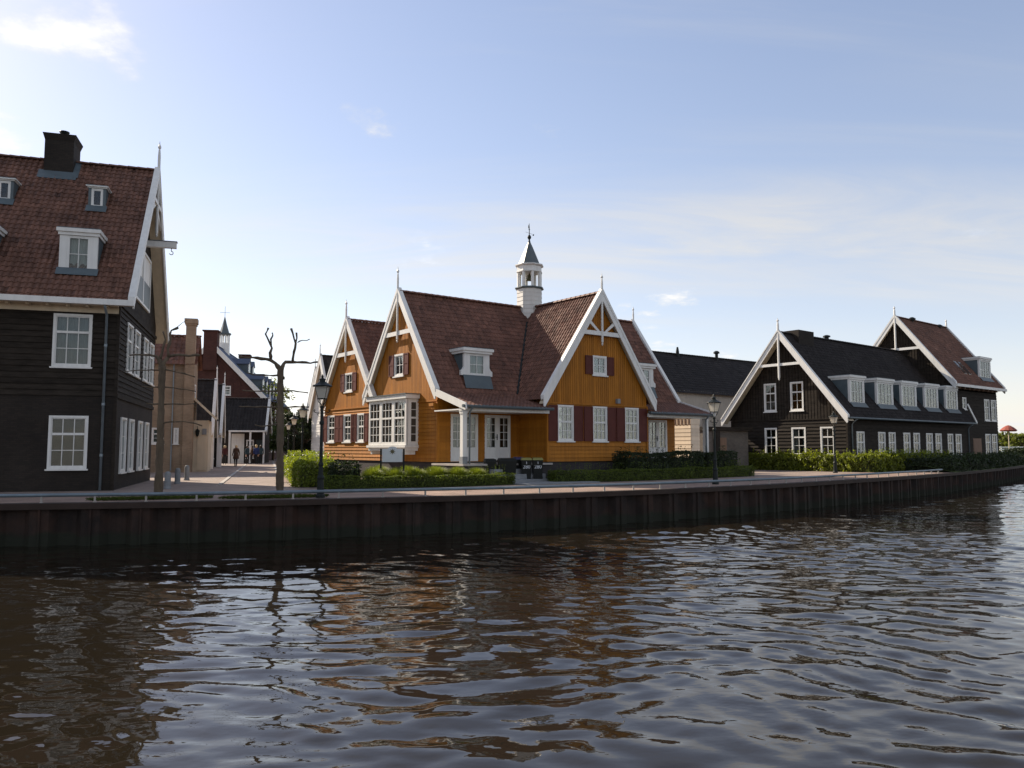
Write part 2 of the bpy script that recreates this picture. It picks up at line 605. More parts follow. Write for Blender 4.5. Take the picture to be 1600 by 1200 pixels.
class House:
    """a root at the near corner on the ground; parts are built in survey units and put to real size with s about eye height"""

    def __init__(s, name, label, cat, loc, deg, sc=1.0):
        s.root = empty(name, loc, R(deg))
        tag(s.root, label, cat)
        s.s = sc

    def T(s, v):
        a = np.asarray(v, dtype=float)
        a = a * s.s
        a[:, 2] += 1.5 * (1 - s.s)
        return a.tolist()

    def put(s, mb, name, mat, parent=None, smooth=False, kind=None, mats=None):
        return mkobj(name, s.T(mb.v), mb.f, mat, parent or s.root, mb.t, smooth, kind, mats, mb.m if mats else None)

    def boxes(s, name, mat, rows, parent=None):
        for q in rows:
            s.put(MB().box(*q), name, mat, parent)

    def w(s, u, v, z):
        a = s.root.rotation_euler.z
        u, v = u * s.s, v * s.s
        return Vector((s.root.location.x + u * math.cos(a) - v * math.sin(a), s.root.location.y + u * math.sin(a) + v * math.cos(a), 1.5 + (z - 1.5) * s.s))


class Pl:
    """a wall plane: a along it, b up, d outward"""

    def __init__(s, k, c):
        s.k = k
        s.c = c

    def p(s, a, b, d):
        if s.k == 'F':
            return (a, s.c - d, b)
        if s.k == 'B':
            return (a, s.c + d, b)
        if s.k == 'L':
            return (s.c - d, a, b)
        return (s.c + d, a, b)

    def box(s, mb, a0, a1, b0, b1, d0, d1, tint=1.0, mi=0):
        p, q = s.p(a0, b0, d0), s.p(a1, b1, d1)
        mb.box(p[0], q[0], p[1], q[1], p[2], q[2], tint, mi)

    def prism(s, mb, poly, d0, d1, tint=1.0, mi=0):
        mb.prism([s.p(a, b, d0) for a, b in poly], [s.p(a, b, d1) for a, b in poly], tint, mi)


def minus(lo, hi, holes):
    segs = [(lo, hi)]
    for h0, h1 in holes:
        out = []
        for a, b in segs:
            if h1 <= a or h0 >= b:
                out.append((a, b))
            else:
                if h0 > a:
                    out.append((a, h0))
                if h1 < b:
                    out.append((h1, b))
        segs = out
    return [(a, b) for a, b in segs if b - a > 1e-4]


def hboards(mb, pl, a0, a1, b0, b1, pitch=0.2, out=0.03, holes=()):
    n = max(1, round((b1 - b0) / pitch))
    pt = (b1 - b0) / n
    for i in range(n):
        lo, hi = b0 + i * pt, b0 + (i + 1) * pt
        cuts = sorted({lo, hi, *[h for q in holes for h in (q[2], q[3]) if lo < h < hi]})
        t = random.uniform(0.86, 1.12)
        o = out * random.uniform(0.85, 1.15)
        for za, zb in zip(cuts, cuts[1:]):
            zm = (za + zb) / 2
            hs = [(q[0], q[1]) for q in holes if q[2] < zm < q[3]]
            da = 0.004 + o * (1 - (za - lo) / pt)
            db = 0.004 + o * (1 - (zb - lo) / pt)
            for x0, x1 in minus(a0, a1, hs):
                mb.face([pl.p(x0, za, da), pl.p(x1, za, da), pl.p(x1, zb, db), pl.p(x0, zb, db)], t)
                if za == lo:
                    mb.face([pl.p(x0, za, da), pl.p(x1, za, da), pl.p(x1, za, -0.01), pl.p(x0, za, -0.01)], t)


def vboards(mb, pl, a0, a1, b0, top, pitch=0.16, out=0.022, gap=0.02, holes=()):
    n = max(1, round((a1 - a0) / pitch))
    pt = (a1 - a0) / n
    for i in range(n):
        lo, hi = a0 + i * pt, a0 + (i + 1) * pt
        t = random.uniform(0.86, 1.12)
        for x0, x1, d in ((lo, hi - gap, out), (hi - gap, hi, 0.0)):
            cuts = sorted({x0, x1, *[h for q in holes for h in (q[0], q[1]) if x0 < h < x1]})
            for xa, xb in zip(cuts, cuts[1:]):
                xm = (xa + xb) / 2
                ta, tb = top(xa), top(xb)
                if max(ta, tb) <= b0:
                    continue
                ta, tb = max(ta, b0), max(tb, b0)
                segs = minus(b0, (ta + tb) / 2, [(q[2], q[3]) for q in holes if q[0] < xm < q[1]])
                for k, (z0, z1) in enumerate(segs):
                    last = k == len(segs) - 1
                    za, zb = (ta, tb) if last else (z1, z1)
                    mb.face([pl.p(xa, z0, d), pl.p(xb, z0, d), pl.p(xb, zb, d), pl.p(xa, za, d)], t)
            if d > 0:
                for xe in (x0, x1):
                    te = top(xe)
                    if te > b0:
                        for z0, z1 in minus(b0, te, [(q[2], q[3]) for q in holes if q[0] < xe < q[1]]):
                            mb.face([pl.p(xe, z0, d), pl.p(xe, z0, -0.005), pl.p(xe, z1, -0.005), pl.p(xe, z1, d)], t)


def plain(mb, pl, a0, a1, b0, b1, d=0.0, holes=()):
    cuts = sorted({b0, b1, *[h for q in holes for h in (q[2], q[3]) if b0 < h < b1]})
    for za, zb in zip(cuts, cuts[1:]):
        zm = (za + zb) / 2
        for x0, x1 in minus(a0, a1, [(q[0], q[1]) for q in holes if q[2] < zm < q[3]]):
            mb.face([pl.p(x0, za, d), pl.p(x1, za, d), pl.p(x1, zb, d), pl.p(x0, zb, d)])


def tiles(H, name, mat, p0, pu, pv, parent=None, cw=0.205, rh=0.275, amp=0.028, step=0.017, seg=5, lo=0.80, hi=1.20):
    """pantiles on the parallelogram p0 + s*pu + t*pv (pv runs up the slope)"""
    p0, pu, pv = (np.array(x, float) for x in (p0, pu, pv))
    lu, lv = np.linalg.norm(pu), np.linalg.norm(pv)
    nrm = np.cross(pu, pv)
    nrm /= np.linalg.norm(nrm)
    if nrm[2] < 0:
        nrm = -nrm
    nc, nr = max(1, round(lu * H.s / cw)), max(1, round(lv * H.s / rh))
    su = np.linspace(0, 1, nc * seg + 1)
    ph = (np.arange(nc * seg + 1) % seg) / seg
    prof = amp * (np.cos(2 * np.pi * ph) * 0.75 + 0.30 * np.sin(4 * np.pi * ph)) / H.s
    rows = []
    wob = rng.normal(0, 0.004, (nr + 1, nc * seg + 1))
    wob = (wob + np.roll(wob, 1, 1) + np.roll(wob, 2, 1)) / 2
    for r in range(nr):
        for e in (0, 1):
            t = (r + e) / nr
            h = prof + (step / H.s if e == 0 else 0.0) + wob[r + e]
            rows.append(p0 + np.outer(su, pu) + t * pv + np.outer(h, nrm))
    V = np.concatenate(rows)
    nU = nc * seg + 1
    idx = np.arange(len(rows) * nU).reshape(len(rows), nU)
    F = np.stack([idx[:-1, :-1], idx[:-1, 1:], idx[1:, 1:], idx[1:, :-1]], -1)
    tt = rng.uniform(lo, hi, (nr, nc))
    tt *= np.where(rng.random((nr, nc)) < 0.06, rng.uniform(0.6, 1.5, (nr, nc)), 1)
    T = np.ones((len(rows) - 1, nU - 1))
    cidx = np.arange(nU - 1) // seg
    for r in range(len(rows) - 1):
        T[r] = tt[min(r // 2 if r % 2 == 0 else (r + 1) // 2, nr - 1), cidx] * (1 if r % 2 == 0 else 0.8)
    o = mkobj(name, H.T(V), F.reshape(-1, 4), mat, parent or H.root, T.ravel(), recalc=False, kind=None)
    return o


def window(H, pl, a0, a1, b0, b1, nx=2, ny=3, transom=None, cas=0.08, panes=False, curtain='net', sill=True, mat='white', parent=None, depth=0.55,
           name='window', proud=0.045, door=0.0):
    """casing > glazing bars, panes, sill, curtain and the dark room behind it"""
    mb = MB()
    for q in ((a0, a1, b1 - cas, b1), (a0, a1, b0, b0 + cas), (a0, a0 + cas, b0 + cas, b1 - cas), (a1 - cas, a1, b0 + cas, b1 - cas)):
        pl.box(mb, *q, -0.05, proud)
    w = H.put(mb, name, M[mat], parent)
    x0, x1, z0, z1 = a0 + cas, a1 - cas, b0 + cas, b1 - cas
    mb = MB()
    g = 0.035
    for q in ((x0, x1, z1 - g, z1), (x0, x1, z0, z0 + g), (x0, x0 + g, z0 + g, z1 - g), (x1 - g, x1, z0 + g, z1 - g)):
        pl.box(mb, *q, -0.045, 0.012)
    zt = None
    if door:
        pl.box(mb, x0 + g, x1 - g, z0 + g, z0 + door, -0.04, 0.010)
        pl.box(mb, x0 + g + 0.06, x1 - g - 0.06, z0 + g + 0.08, z0 + door - 0.08, 0.010, 0.018)
        z0 = z0 + door
    if transom:
        zt = z1 - (z1 - z0) * transom
        pl.box(mb, x0 + g, x1 - g, zt - 0.04, zt + 0.04, -0.045, 0.025)
    xs = [x0 + (x1 - x0) * i / nx for i in range(nx + 1)]
    if zt:
        nt_ = max(1, round(ny * transom))
        zs = [z0 + (zt - z0) * i / (ny - nt_) for i in range(ny - nt_ + 1)] + [zt + (z1 - zt) * i / nt_ for i in range(1, nt_ + 1)]
    else:
        zs = [z0 + (z1 - z0) * i / ny for i in range(ny + 1)]
    for x in xs[1:-1]:
        pl.box(mb, x - 0.013, x + 0.013, z0 + g, z1 - g, -0.03, 0.008)
    for z in zs[1:-1]:
        if zt is None or abs(z - zt) > 0.02:
            pl.box(mb, x0 + g, x1 - g, z - 0.012, z + 0.012, -0.028, 0.006)
    H.put(mb, 'glazing_bars', M[mat], w, kind='stuff')
    if panes:
        for i in range(nx):
            for j in range(len(zs) - 1):
                mb = MB()
                pl.box(mb, xs[i] + 0.008, xs[i + 1] - 0.008, zs[j] + 0.008, zs[j + 1] - 0.008, -0.018, -0.012)
                H.put(mb, 'pane', M['glass'], w)
    else:
        mb = MB()
        pl.box(mb, x0 + 0.01, x1 - 0.01, z0 + 0.01, z1 - 0.01, -0.018, -0.012)
        H.put(mb, 'pane', M['glass'], w)
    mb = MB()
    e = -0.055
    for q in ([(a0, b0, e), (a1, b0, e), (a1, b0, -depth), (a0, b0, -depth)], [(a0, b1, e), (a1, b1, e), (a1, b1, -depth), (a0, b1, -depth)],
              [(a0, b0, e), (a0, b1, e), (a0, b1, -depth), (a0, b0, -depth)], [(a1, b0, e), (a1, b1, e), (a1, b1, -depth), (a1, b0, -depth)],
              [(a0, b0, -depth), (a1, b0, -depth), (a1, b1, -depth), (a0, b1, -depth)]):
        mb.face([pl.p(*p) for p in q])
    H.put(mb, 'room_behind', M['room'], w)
    if sill:
        mb = MB()
        pl.box(mb, a0 - 0.05, a1 + 0.05, b0 - 0.055, b0 - 0.002, -0.02, proud + 0.05)
        H.put(mb, 'sill', M[mat], w)
    spans = {'net': [(x0, x1, z0, z1)], 'half': [(x0, x1, z0, z0 + (z1 - z0) * 0.5)], 'sides': [(x0, x0 + (x1 - x0) * 0.28, z0, z1), (x1 - (x1 - x0) * 0.28, x1, z0, z1)],
             'top': [(x0, x1, z1 - (z1 - z0) * 0.4, z1)], 'left': [(x0, x0 + (x1 - x0) * 0.4, z0, z1)]}.get(curtain, [])
    for c in spans:
        mb = MB()
        ct_ = random.uniform(0.45, 1.45)
        n = max(6, int((c[1] - c[0]) / 0.05))
        pts = [(c[0] + (c[1] - c[0]) * i / n, -0.16 + 0.025 * math.sin(i * 2.1) + random.uniform(-.008, .008)) for i in range(n + 1)]
        for (xa, da), (xb, db) in zip(pts, pts[1:]):
            mb.face([pl.p(xa, c[2], da), pl.p(xb, c[2], db), pl.p(xb, c[3], db), pl.p(xa, c[3], da)], ct_)
        H.put(mb, 'curtain', M['curtain'], w, smooth=True)
    return w


def shutter(H, pl, a0, a1, b0, b1, mat='redshut', d0=0.03, d1=0.065):
    mb = MB()
    pl.box(mb, a0, a1, b0, b1, d0, d1)
    f = 0.055
    zm = b0 + (b1 - b0) * 0.52
    for q in ((a0, a0 + f, b0, b1), (a1 - f, a1, b0, b1), (a0 + f, a1 - f, b0, b0 + f), (a0 + f, a1 - f, b1 - f, b1), (a0 + f, a1 - f, zm, zm + f)):
        pl.box(mb, *q, d1, d1 + 0.014)
    H.put(mb, 'shutter', M[mat])


def rake(H, pl, ca, hw, zf, zr, over, width=0.22, mat='white', soff='cream', dth=0.05, wall_d=0.0, sides=(-1, 1), lift=0.05, cap=0.20):
    """barge boards and their soffits on both sides of a gable"""
    sl = (zr - zf) / hw
    k = math.hypot(1, sl)
    for sd in sides:
        mb = MB()
        top = [(ca, zr + lift * k), (ca + sd * hw, zf + lift * k)]
        bot = [(ca + sd * hw, zf - (width - lift) * k * 0.86), (ca + sd * (hw - 0.06), zf - (width - lift) * k * 0.98), (ca, zr - (width - lift) * k)]
        pl.prism(mb, top + bot, over - dth, over)
        H.put(mb, 'barge_board', M[mat])
        mb = MB()
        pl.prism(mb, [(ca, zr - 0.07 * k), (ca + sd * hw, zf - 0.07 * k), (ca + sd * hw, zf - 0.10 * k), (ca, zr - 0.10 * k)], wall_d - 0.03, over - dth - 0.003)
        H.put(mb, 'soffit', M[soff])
        mb = MB()
        l2 = lift + 0.005
        pl.prism(mb, [(ca, zr + (l2 + 0.045) * k), (ca + sd * (hw + 0.02), zf + (l2 + 0.045) * k - 0.02 * sl), (ca + sd * (hw + 0.02), zf + (l2 - 0.06) * k - 0.02 * sl), (ca, zr + (l2 - 0.06) * k)], over - cap, over + 0.018)
        H.put(mb, 'verge_cap', M[mat])


def finial(H, u, v, z0, z1, r=0.055, mat='white', drop=0.0):
    mb = MB()
    zz = z1 - z0
    prof = [(r, z0 - drop), (r, z0 + zz * 0.55), (r * 0.7, z0 + zz * 0.72), (r * 0.55, z0 + zz * 0.76), (r * 1.15, z0 + zz * 0.80), (r * 1.15, z0 + zz * 0.84), (r * 0.4, z0 + zz * 0.9), (r * 0.12, z1)]
    if drop:
        prof = [(0.01, z0 - drop - 0.16), (r * 0.9, z0 - drop - 0.08), (r * 0.55, z0 - drop - 0.03)] + prof
    mb.lathe(u, v, prof, 8, R(22.5))
    H.put(mb, 'finial', M[mat])


def dormer(H, v0, u0, u1, z0, z1, slope, zeave, veave, nx=2, ny=2, cheek='lead', flare=0.0, hang=0.10, roofth=0.16, fw=0.16, curtain='net', scroll=False, pier=None, front='white'):
    """front at v0 facing -v; cheeks run back into a roof z = zeave + (v - veave)*slope"""
    pl = Pl('F', v0)
    back = veave + (z1 - zeave) / slope
    fw = pier or fw
    zc = z1 - roofth
    mb = MB()
    mb.box(u0 - hang, u1 + hang, v0 - hang - 0.03, back + 0.1, zc + 0.002, zc + roofth * 0.45)
    d = H.put(mb, 'dormer', M['white'])
    for sd, ue in ((-1, u0), (1, u1)):
        mb = MB()
        pts = [(ue - sd * fw, z0), (ue, z0), (ue, zc), (ue - sd * fw, zc)]
        if scroll:
            zt = z0 + (zc - z0) * 0.36
            pts = [(ue - sd * fw, z0), (ue + sd * 0.16, z0), (ue + sd * 0.16, z0 + 0.20), (ue + sd * 0.06, z0 + 0.26), (ue + sd * 0.02, zt), (ue, zt + 0.02), (ue, zc), (ue - sd * fw, zc)]
        pl.prism(mb, pts, -0.10, 0.03)
        H.put(mb, 'pier', M[front], d)
    window(H, pl, u0 + fw + 0.002, u1 - fw - 0.002, z0 + 0.02, zc - 0.005, nx, ny, cas=0.055, sill=False, parent=None, depth=0.5, curtain=curtain, proud=0.02, name='dormer_window')
    for ue in (u0 + 0.02, u1 - 0.02):
        vb0 = veave + (z0 - zeave) / slope
        mb = MB()
        poly = [(v0 + 0.10, z0 - 0.05), (v0 + 0.10, zc), (back - roofth / slope, zc), (max(v0 + 0.12, vb0), z0 - 0.05)]
        mb.prism([(ue - 0.02, a, b) for a, b in poly], [(ue + 0.02, a, b) for a, b in poly])
        H.put(mb, 'cheek', M[cheek], d)
    mb = MB()
    mb.box(u0 - hang - 0.05, u1 + hang + 0.05, v0 - hang - 0.09, back + 0.15, zc + roofth * 0.45, z1 - 0.015)
    H.put(mb, 'cornice', M['white'], d)
    mb = MB()
    mb.box(u0 - hang - 0.03, u1 + hang + 0.03, v0 - hang - 0.07, back + 0.2, z1 - 0.014, z1 + 0.02)
    H.put(mb, 'dormer_roof', M['lead'], d)
    mb = MB()
    va = veave + (z0 - zeave) / slope
    nn = Vector((0, -slope, 1)).normalized() * 0.055
    zt_ = max(z0 + 0.02, zeave + (v0 - 0.034 - veave) * slope + 0.10)
    q = [(u0 - 0.06, v0 - 0.034, zt_), (u1 + 0.06, v0 - 0.034, zt_)]
    lo = v0 - 0.26
    zl = zeave + (lo - veave) * slope + 0.085
    mb.face([q[0], q[1], (u1 + 0.06, lo, zl), (u0 - 0.06, lo, zl)])
    H.put(mb, 'apron', M['lead'], d)
    return d


def ridge_tiles(H, u0, u1, v, z, mat, axis='u', each=False, parent=None, r=0.11, ln=0.36):
    n = max(1, round((u1 - u0) * H.s / ln))
    st = (u1 - u0) / n
    allmb = MB()
    for i in range(n):
        mb = MB() if each else allmb
        a0, a1 = u0 + i * st, u0 + (i + 1) * st + 0.03
        t = random.uniform(0.75, 1.2)
        for x, rr in ((a0, r * 1.12), (a1, r)):
            pass
        ring = lambda x, rr: [((x, v + rr * math.cos(q), z + rr * 0.8 * math.sin(q) - 0.02) if axis == 'u' else (v + rr * math.cos(q), x, z + rr * 0.8 * math.sin(q) - 0.02)) for q in np.linspace(0, math.pi, 7)]
        mb.prism(ring(a0, r * 1.2), ring(a1, r), t)
        if each:
            H.put(mb, 'ridge_tile', mat, parent)
    if not each:
        H.put(allmb, 'ridge_tiles', mat, parent, kind='stuff')

# ------------------------------------------------------------ setting: quay line, land, water
ctrl = [(-70, 10.5), (-40, 15.0), (-24, 18.6), (-13.53, 21.23), (-10.44, 21.9), (-7.25, 22.75), (-3.83, 24.0), (0, 25.6), (4.56, 28.2), (10.0, 32.2), (14.6, 36.3), (19.6, 41.0), (24.0, 45.4),
        (32, 54.2), (43, 67.5), (60, 90), (90, 134), (140, 215), (220, 360)]


def spline(P, per=14):
    P = [np.array(p, float) for p in P]
    out = []
    for i in range(len(P) - 1):
        a, b = P[i], P[i + 1]
        m0 = (P[i + 1] - P[max(i - 1, 0)]) / (2 if i > 0 else 1)
        m1 = (P[min(i + 2, len(P) - 1)] - P[i]) / (2 if i + 2 < len(P) else 1)
        for k in range(per):
            t = k / per
            out.append((2 * t ** 3 - 3 * t ** 2 + 1) * a + (t ** 3 - 2 * t ** 2 + t) * m0 + (-2 * t ** 3 + 3 * t ** 2) * b + (t ** 3 - t ** 2) * m1)
    out.append(P[-1])
    return np.array(out)


QL = spline(ctrl)
_seg = np.linalg.norm(np.diff(QL, axis=0), axis=1)
_cum = np.concatenate([[0], np.cumsum(_seg)])


def qat(s):
    return np.array([np.interp(s, _cum, QL[:, 0]), np.interp(s, _cum, QL[:, 1])])


def qdir(s):
    d = qat(s + 0.2) - qat(s - 0.2)
    return d / np.linalg.norm(d)


def qs(x):      # arc length at a given X
    return float(np.interp(x, QL[:, 0], _cum))


WZ = -1.12
mb = MB()
for i in range(len(QL) - 1):
    (xa, ya), (xb, yb) = QL[i], QL[i + 1]
    mb.face([(xa, ya, 0), (xb, yb, 0), (xb, 700, 0), (xa, 700, 0)])
n0 = len(mb.v)
mb.face([(QL[-1][0], QL[-1][1], 0), (900, 700, 0), (900, 701, 0), (QL[-1][0], 700, 0)])
mb.face([(-700, 10.5, 0), (-70, 10.5, 0), (-70, 700, 0), (-700, 700, 0)])
g = mkobj('ground', mb.v, mb.f, M['street'])
g['kind'] = 'structure'
# the pavement along the quay: a sheet over the ground
mb = MB()
S0, S1 = qs(-40), qs(31)
ss = np.linspace(S0, S1, 90)
for a, b in zip(ss, ss[1:]):
    pa, pb = qat(a), qat(b)
    da, db = qdir(a), qdir(b)
    na, nb = np.array([-da[1], da[0]]), np.array([-db[1], db[0]])
    w = 4.3
    mb.face([(*pa, 0.004), (*pb, 0.004), (*(pb + nb * w), 0.004), (*(pa + na * w), 0.004)])
o = mkobj('quay_pavement', mb.v, mb.f, M['paving'])
o['kind'] = 'structure'
# lawn bank beyond the last hedge, towards the right
mb = MB()
ss = np.linspace(qs(27), qs(200), 40)
for a, b in zip(ss, ss[1:]):
    pa, pb = qat(a), qat(b)
    da, db = qdir(a), qdir(b)
    na, nb = np.array([-da[1], da[0]]), np.array([-db[1], db[0]])
    for (w0, z0, w1, z1) in ((0.05, 0.012, 1.6, 0.35), (1.6, 0.35, 4.5, 0.40), (4.5, 0.40, 60, 0.40)):
        if w0 > 4 and a < qs(48):
            continue
        if a < qs(48) and w0 > 1:
            w1 = 2.6
        mb.face([(*(pa + na * w0), z0), (*(pb + nb * w0), z0), (*(pb + nb * w1), z1), (*(pa + na * w1), z1)])
o = mkobj('grass_bank', mb.v, mb.f, M['lawn'])
o['kind'] = 'structure'

# water: one sheet of real ripples, fine near the quay, with a flat skirt far out
xs = np.concatenate([np.arange(-17, 14, 0.066), np.arange(14, 62, 0.15)])
ys = np.concatenate([np.arange(4.5, 25, 0.052), np.arange(25, 82, 0.15)])
X, Y = np.meshgrid(xs, ys)


def waves(X, Y):
    r = np.random.default_rng(21)
    h = np.zeros_like(X)
    wx = 0.30 * np.sin(0.55 * X + 0.31 * Y + 1.0) + 0.22 * np.sin(0.9 * Y - 0.42 * X + 2.0) + 0.12 * np.sin(1.7 * X + 1.1 * Y)
    wy = 0.30 * np.sin(0.48 * Y - 0.37 * X + 0.3) + 0.22 * np.sin(0.8 * X + 0.5 * Y + 4.0) + 0.12 * np.sin(1.5 * Y - 1.3 * X)
    xx, yy = X + wx, Y + wy
    # slow gusts: calmer and rougher patches
    gust = 0.80 + 0.30 * np.sin(0.23 * X + 0.11 * Y + 0.7) * np.sin(0.17 * Y - 0.08 * X + 1.3) + 0.12 * np.clip((X + 2) / 14, -1, 1)
    for i in range(80):
        lam = 0.20 * (1.35 / 0.20) ** r.random()
        th = R(76) + r.normal(0, 0.62)          # crests run roughly along the canal
        k = 2 * math.pi / lam
        amp = 0.0122 * lam / 2 * (lam / 0.5) ** (-0.15 if lam > 0.5 else 0.35) / 1.0
        p = r.uniform(0, 6.28)
        ph = k * (math.cos(th) * xx + math.sin(th) * yy) + p
        h += amp * (np.sin(ph) + 0.22 * np.sin(2 * ph + 1.2)) * 0.5
    return h * gust


Z = WZ + waves(X, Y) * 0.76
V = np.stack([X, Y, Z], -1).reshape(-1, 3)
nx_, ny_ = len(xs), len(ys)
idx = np.arange(nx_ * ny_).reshape(ny_, nx_)
# leave out what lies under the land
ye = np.interp(X[:-1, :-1], QL[:, 0], QL[:, 1])
keep = Y[:-1, :-1] < ye + 0.8
F = np.stack([idx[:-1, :-1], idx[:-1, 1:], idx[1:, 1:], idx[1:, :-1]], -1)[keep]
used = np.zeros(len(V), bool)
used[F.ravel()] = True
remap = np.cumsum(used) - 1
V = V[used]
F = remap[F]
skirt = [(-400, -200, WZ), (400, -200, WZ), (400, 4.6, WZ), (-400, 4.6, WZ), (-400, 4.6, WZ), (-16.9, 4.6, WZ), (-16.9, 60, WZ), (-400, 60, WZ), (61.8, 4.6, WZ), (700, 4.6, WZ), (700, 700, WZ), (61.8, 700, WZ),
         (-16.9, 81.7, WZ), (61.8, 81.7, WZ), (61.8, 700, WZ), (-16.9, 700, WZ)]
nv = len(V)
V = np.concatenate([V, np.array(skirt)])
F = np.concatenate([F, nv + np.arange(16).reshape(4, 4)])
me = bpy.data.meshes.new('water')
me.vertices.add(len(V))
me.vertices.foreach_set('co', V.ravel())
me.loops.add(len(F) * 4)
me.loops.foreach_set('vertex_index', F.ravel().astype(np.int32))
me.polygons.add(len(F))
me.polygons.foreach_set('loop_start', np.arange(0, len(F) * 4, 4, dtype=np.int32))
me.polygons.foreach_set('use_smooth', np.ones(len(F), dtype=bool))
me.update(calc_edges=True)
me.validate()
wm = bpy.data.materials.new('canal_water')
wm.use_nodes = True
t = wm.node_tree
b = t.nodes['Principled BSDF']
b.inputs['Base Color'].default_value = (0.0145, 0.0110, 0.0066, 1)
b.inputs['Roughness'].default_value = 0.03
b.inputs['IOR'].default_value = 1.333
b.inputs['Specular IOR Level'].default_value = 0.68
c = t.nodes.new('ShaderNodeTexCoord')
mp = t.nodes.new('ShaderNodeMapping')
mp.inputs['Scale'].default_value = (0.7, 1.0, 1)
mp.inputs['Rotation'].default_value = (0, 0, R(-15))
t.links.new(c.outputs['Object'], mp.inputs[0])
n = t.nodes.new('ShaderNodeTexNoise')
n.inputs['Scale'].default_value = 2.6
n.inputs['Detail'].default_value = 3
n.inputs['Roughness'].default_value = 0.5
t.links.new(mp.outputs[0], n.inputs['Vector'])
bu = t.nodes.new('ShaderNodeBump')
bu.inputs['Strength'].default_value = 0.35
bu.inputs['Distance'].default_value = 0.02
t.links.new(n.outputs['Fac'], bu.inputs['Height'])
# cat's-paws: patches of fine wind ripple between calmer water
nf = t.nodes.new('ShaderNodeTexNoise')
nf.inputs['Scale'].default_value = 7.5
nf.inputs['Detail'].default_value = 2
t.links.new(mp.outputs[0], nf.inputs['Vector'])
ng = t.nodes.new('ShaderNodeTexNoise')
ng.inputs['Scale'].default_value = 0.28
ng.inputs['Detail'].default_value = 3
t.links.new(mp.outputs[0], ng.inputs['Vector'])
rg = t.nodes.new('ShaderNodeMapRange')
rg.inputs[1].default_value = 0.42
rg.inputs[2].default_value = 0.66
rg.inputs[3].default_value = 0.04
rg.inputs[4].default_value = 0.32
t.links.new(ng.outputs['Fac'], rg.inputs[0])
bf = t.nodes.new('ShaderNodeBump')
bf.inputs['Distance'].default_value = 0.012
t.links.new(rg.outputs[0], bf.inputs['Strength'])
t.links.new(nf.outputs['Fac'], bf.inputs['Height'])
t.links.new(bu.outputs[0], bf.inputs['Normal'])
t.links.new(bf.outputs[0], b.inputs['Normal'])
me.materials.append(wm)
o = bpy.data.objects.new('water', me)
COL.objects.link(o)
o['kind'] = 'structure'

# ------------------------------------------------------------ quay wall of sheet piles, cap, low rail
qw = empty('quay_wall', (*qat(qs(0)), 0))
qw.location = (0, 0, 0)
tag(qw, 'rusty brown sheet pile quay wall rising from the dark canal water', 'quay wall')
P = 1.26
s = qs(-17.5)
send = qs(75)
while s < send:
    mb = MB()
    ring = []
    for f, dep in ((0.0, 0.0), (0.18, 0.0), (0.32, 0.20), (0.68, 0.20), (0.82, 0.0), (1.0, 0.0)):
        p = qat(s + f * P)
        d = qdir(s + f * P)
        nn = np.array([-d[1], d[0]])
        ring.append(p + nn * (dep + 0.03))
    t_ = random.uniform(0.75, 1.3)
    for a, b_ in zip(ring, ring[1:]):
        mb.face([(*a, WZ - 0.6), (*b_, WZ - 0.6), (*b_, -0.10), (*a, -0.10)], t_ * random.uniform(0.92, 1.08))
    # the clutch between two piles
    d = qdir(s)
    p = qat(s)
    mb.tube([(p[0] - d[1] * 0.01, p[1] + d[0] * 0.01, WZ - 0.6), (p[0] - d[1] * 0.01, p[1] + d[0] * 0.01, -0.10)], 0.035, 6, False, t_)
    mkobj('sheet_pile', mb.v, mb.f, M['rust'], qw, mb.t, recalc=False)
    s += P
mb = MB()
ss = np.linspace(qs(-17.5), send, 160)
for a, b_ in zip(ss, ss[1:]):
    pa, pb = qat(a), qat(b_)
    da, db = qdir(a), qdir(b_)
    na, nb = np.array([-da[1], da[0]]), np.array([-db[1], db[0]])
    A = [(*(pa - na * 0.05), -0.14), (*(pa + na * 0.40), -0.14), (*(pa + na * 0.40), 0.022), (*(pa - na * 0.05), 0.022)]
    B = [(*(pb - nb * 0.05), -0.14), (*(pb + nb * 0.40), -0.14), (*(pb + nb * 0.40), 0.022), (*(pb - nb * 0.05), 0.022)]
    for i in range(4):
        j = (i + 1) % 4
        mb.face([A[i], A[j], B[j], B[i]])
mkobj('cap', mb.v, mb.f, M['rustcap'], qw)

gr = empty('quay_rail', (0, 0, 0))
tag(gr, 'low galvanised pipe rail on stub posts along the quay edge', 'rail')
ss = np.linspace(qs(-17), qs(25.6), 120)
mb = MB()
mb.tube([(*(qat(a) + np.array([-qdir(a)[1], qdir(a)[0]]) * 0.28), 0.225) for a in ss], 0.048, 8)
mkobj('pipe', mb.v, mb.f, M['rail'], gr, smooth=True)
s = qs(-16.5)
while s < qs(25.4):
    p = qat(s) + np.array([-qdir(s)[1], qdir(s)[0]]) * 0.28
    mb = MB()
    mb.lathe(p[0], p[1], [(0.05, 0.02), (0.05, 0.032), (0.030, 0.036), (0.030, 0.19)], 8)
    mkobj('post', mb.v, mb.f, M['concrete'], gr)
    s += 1.32

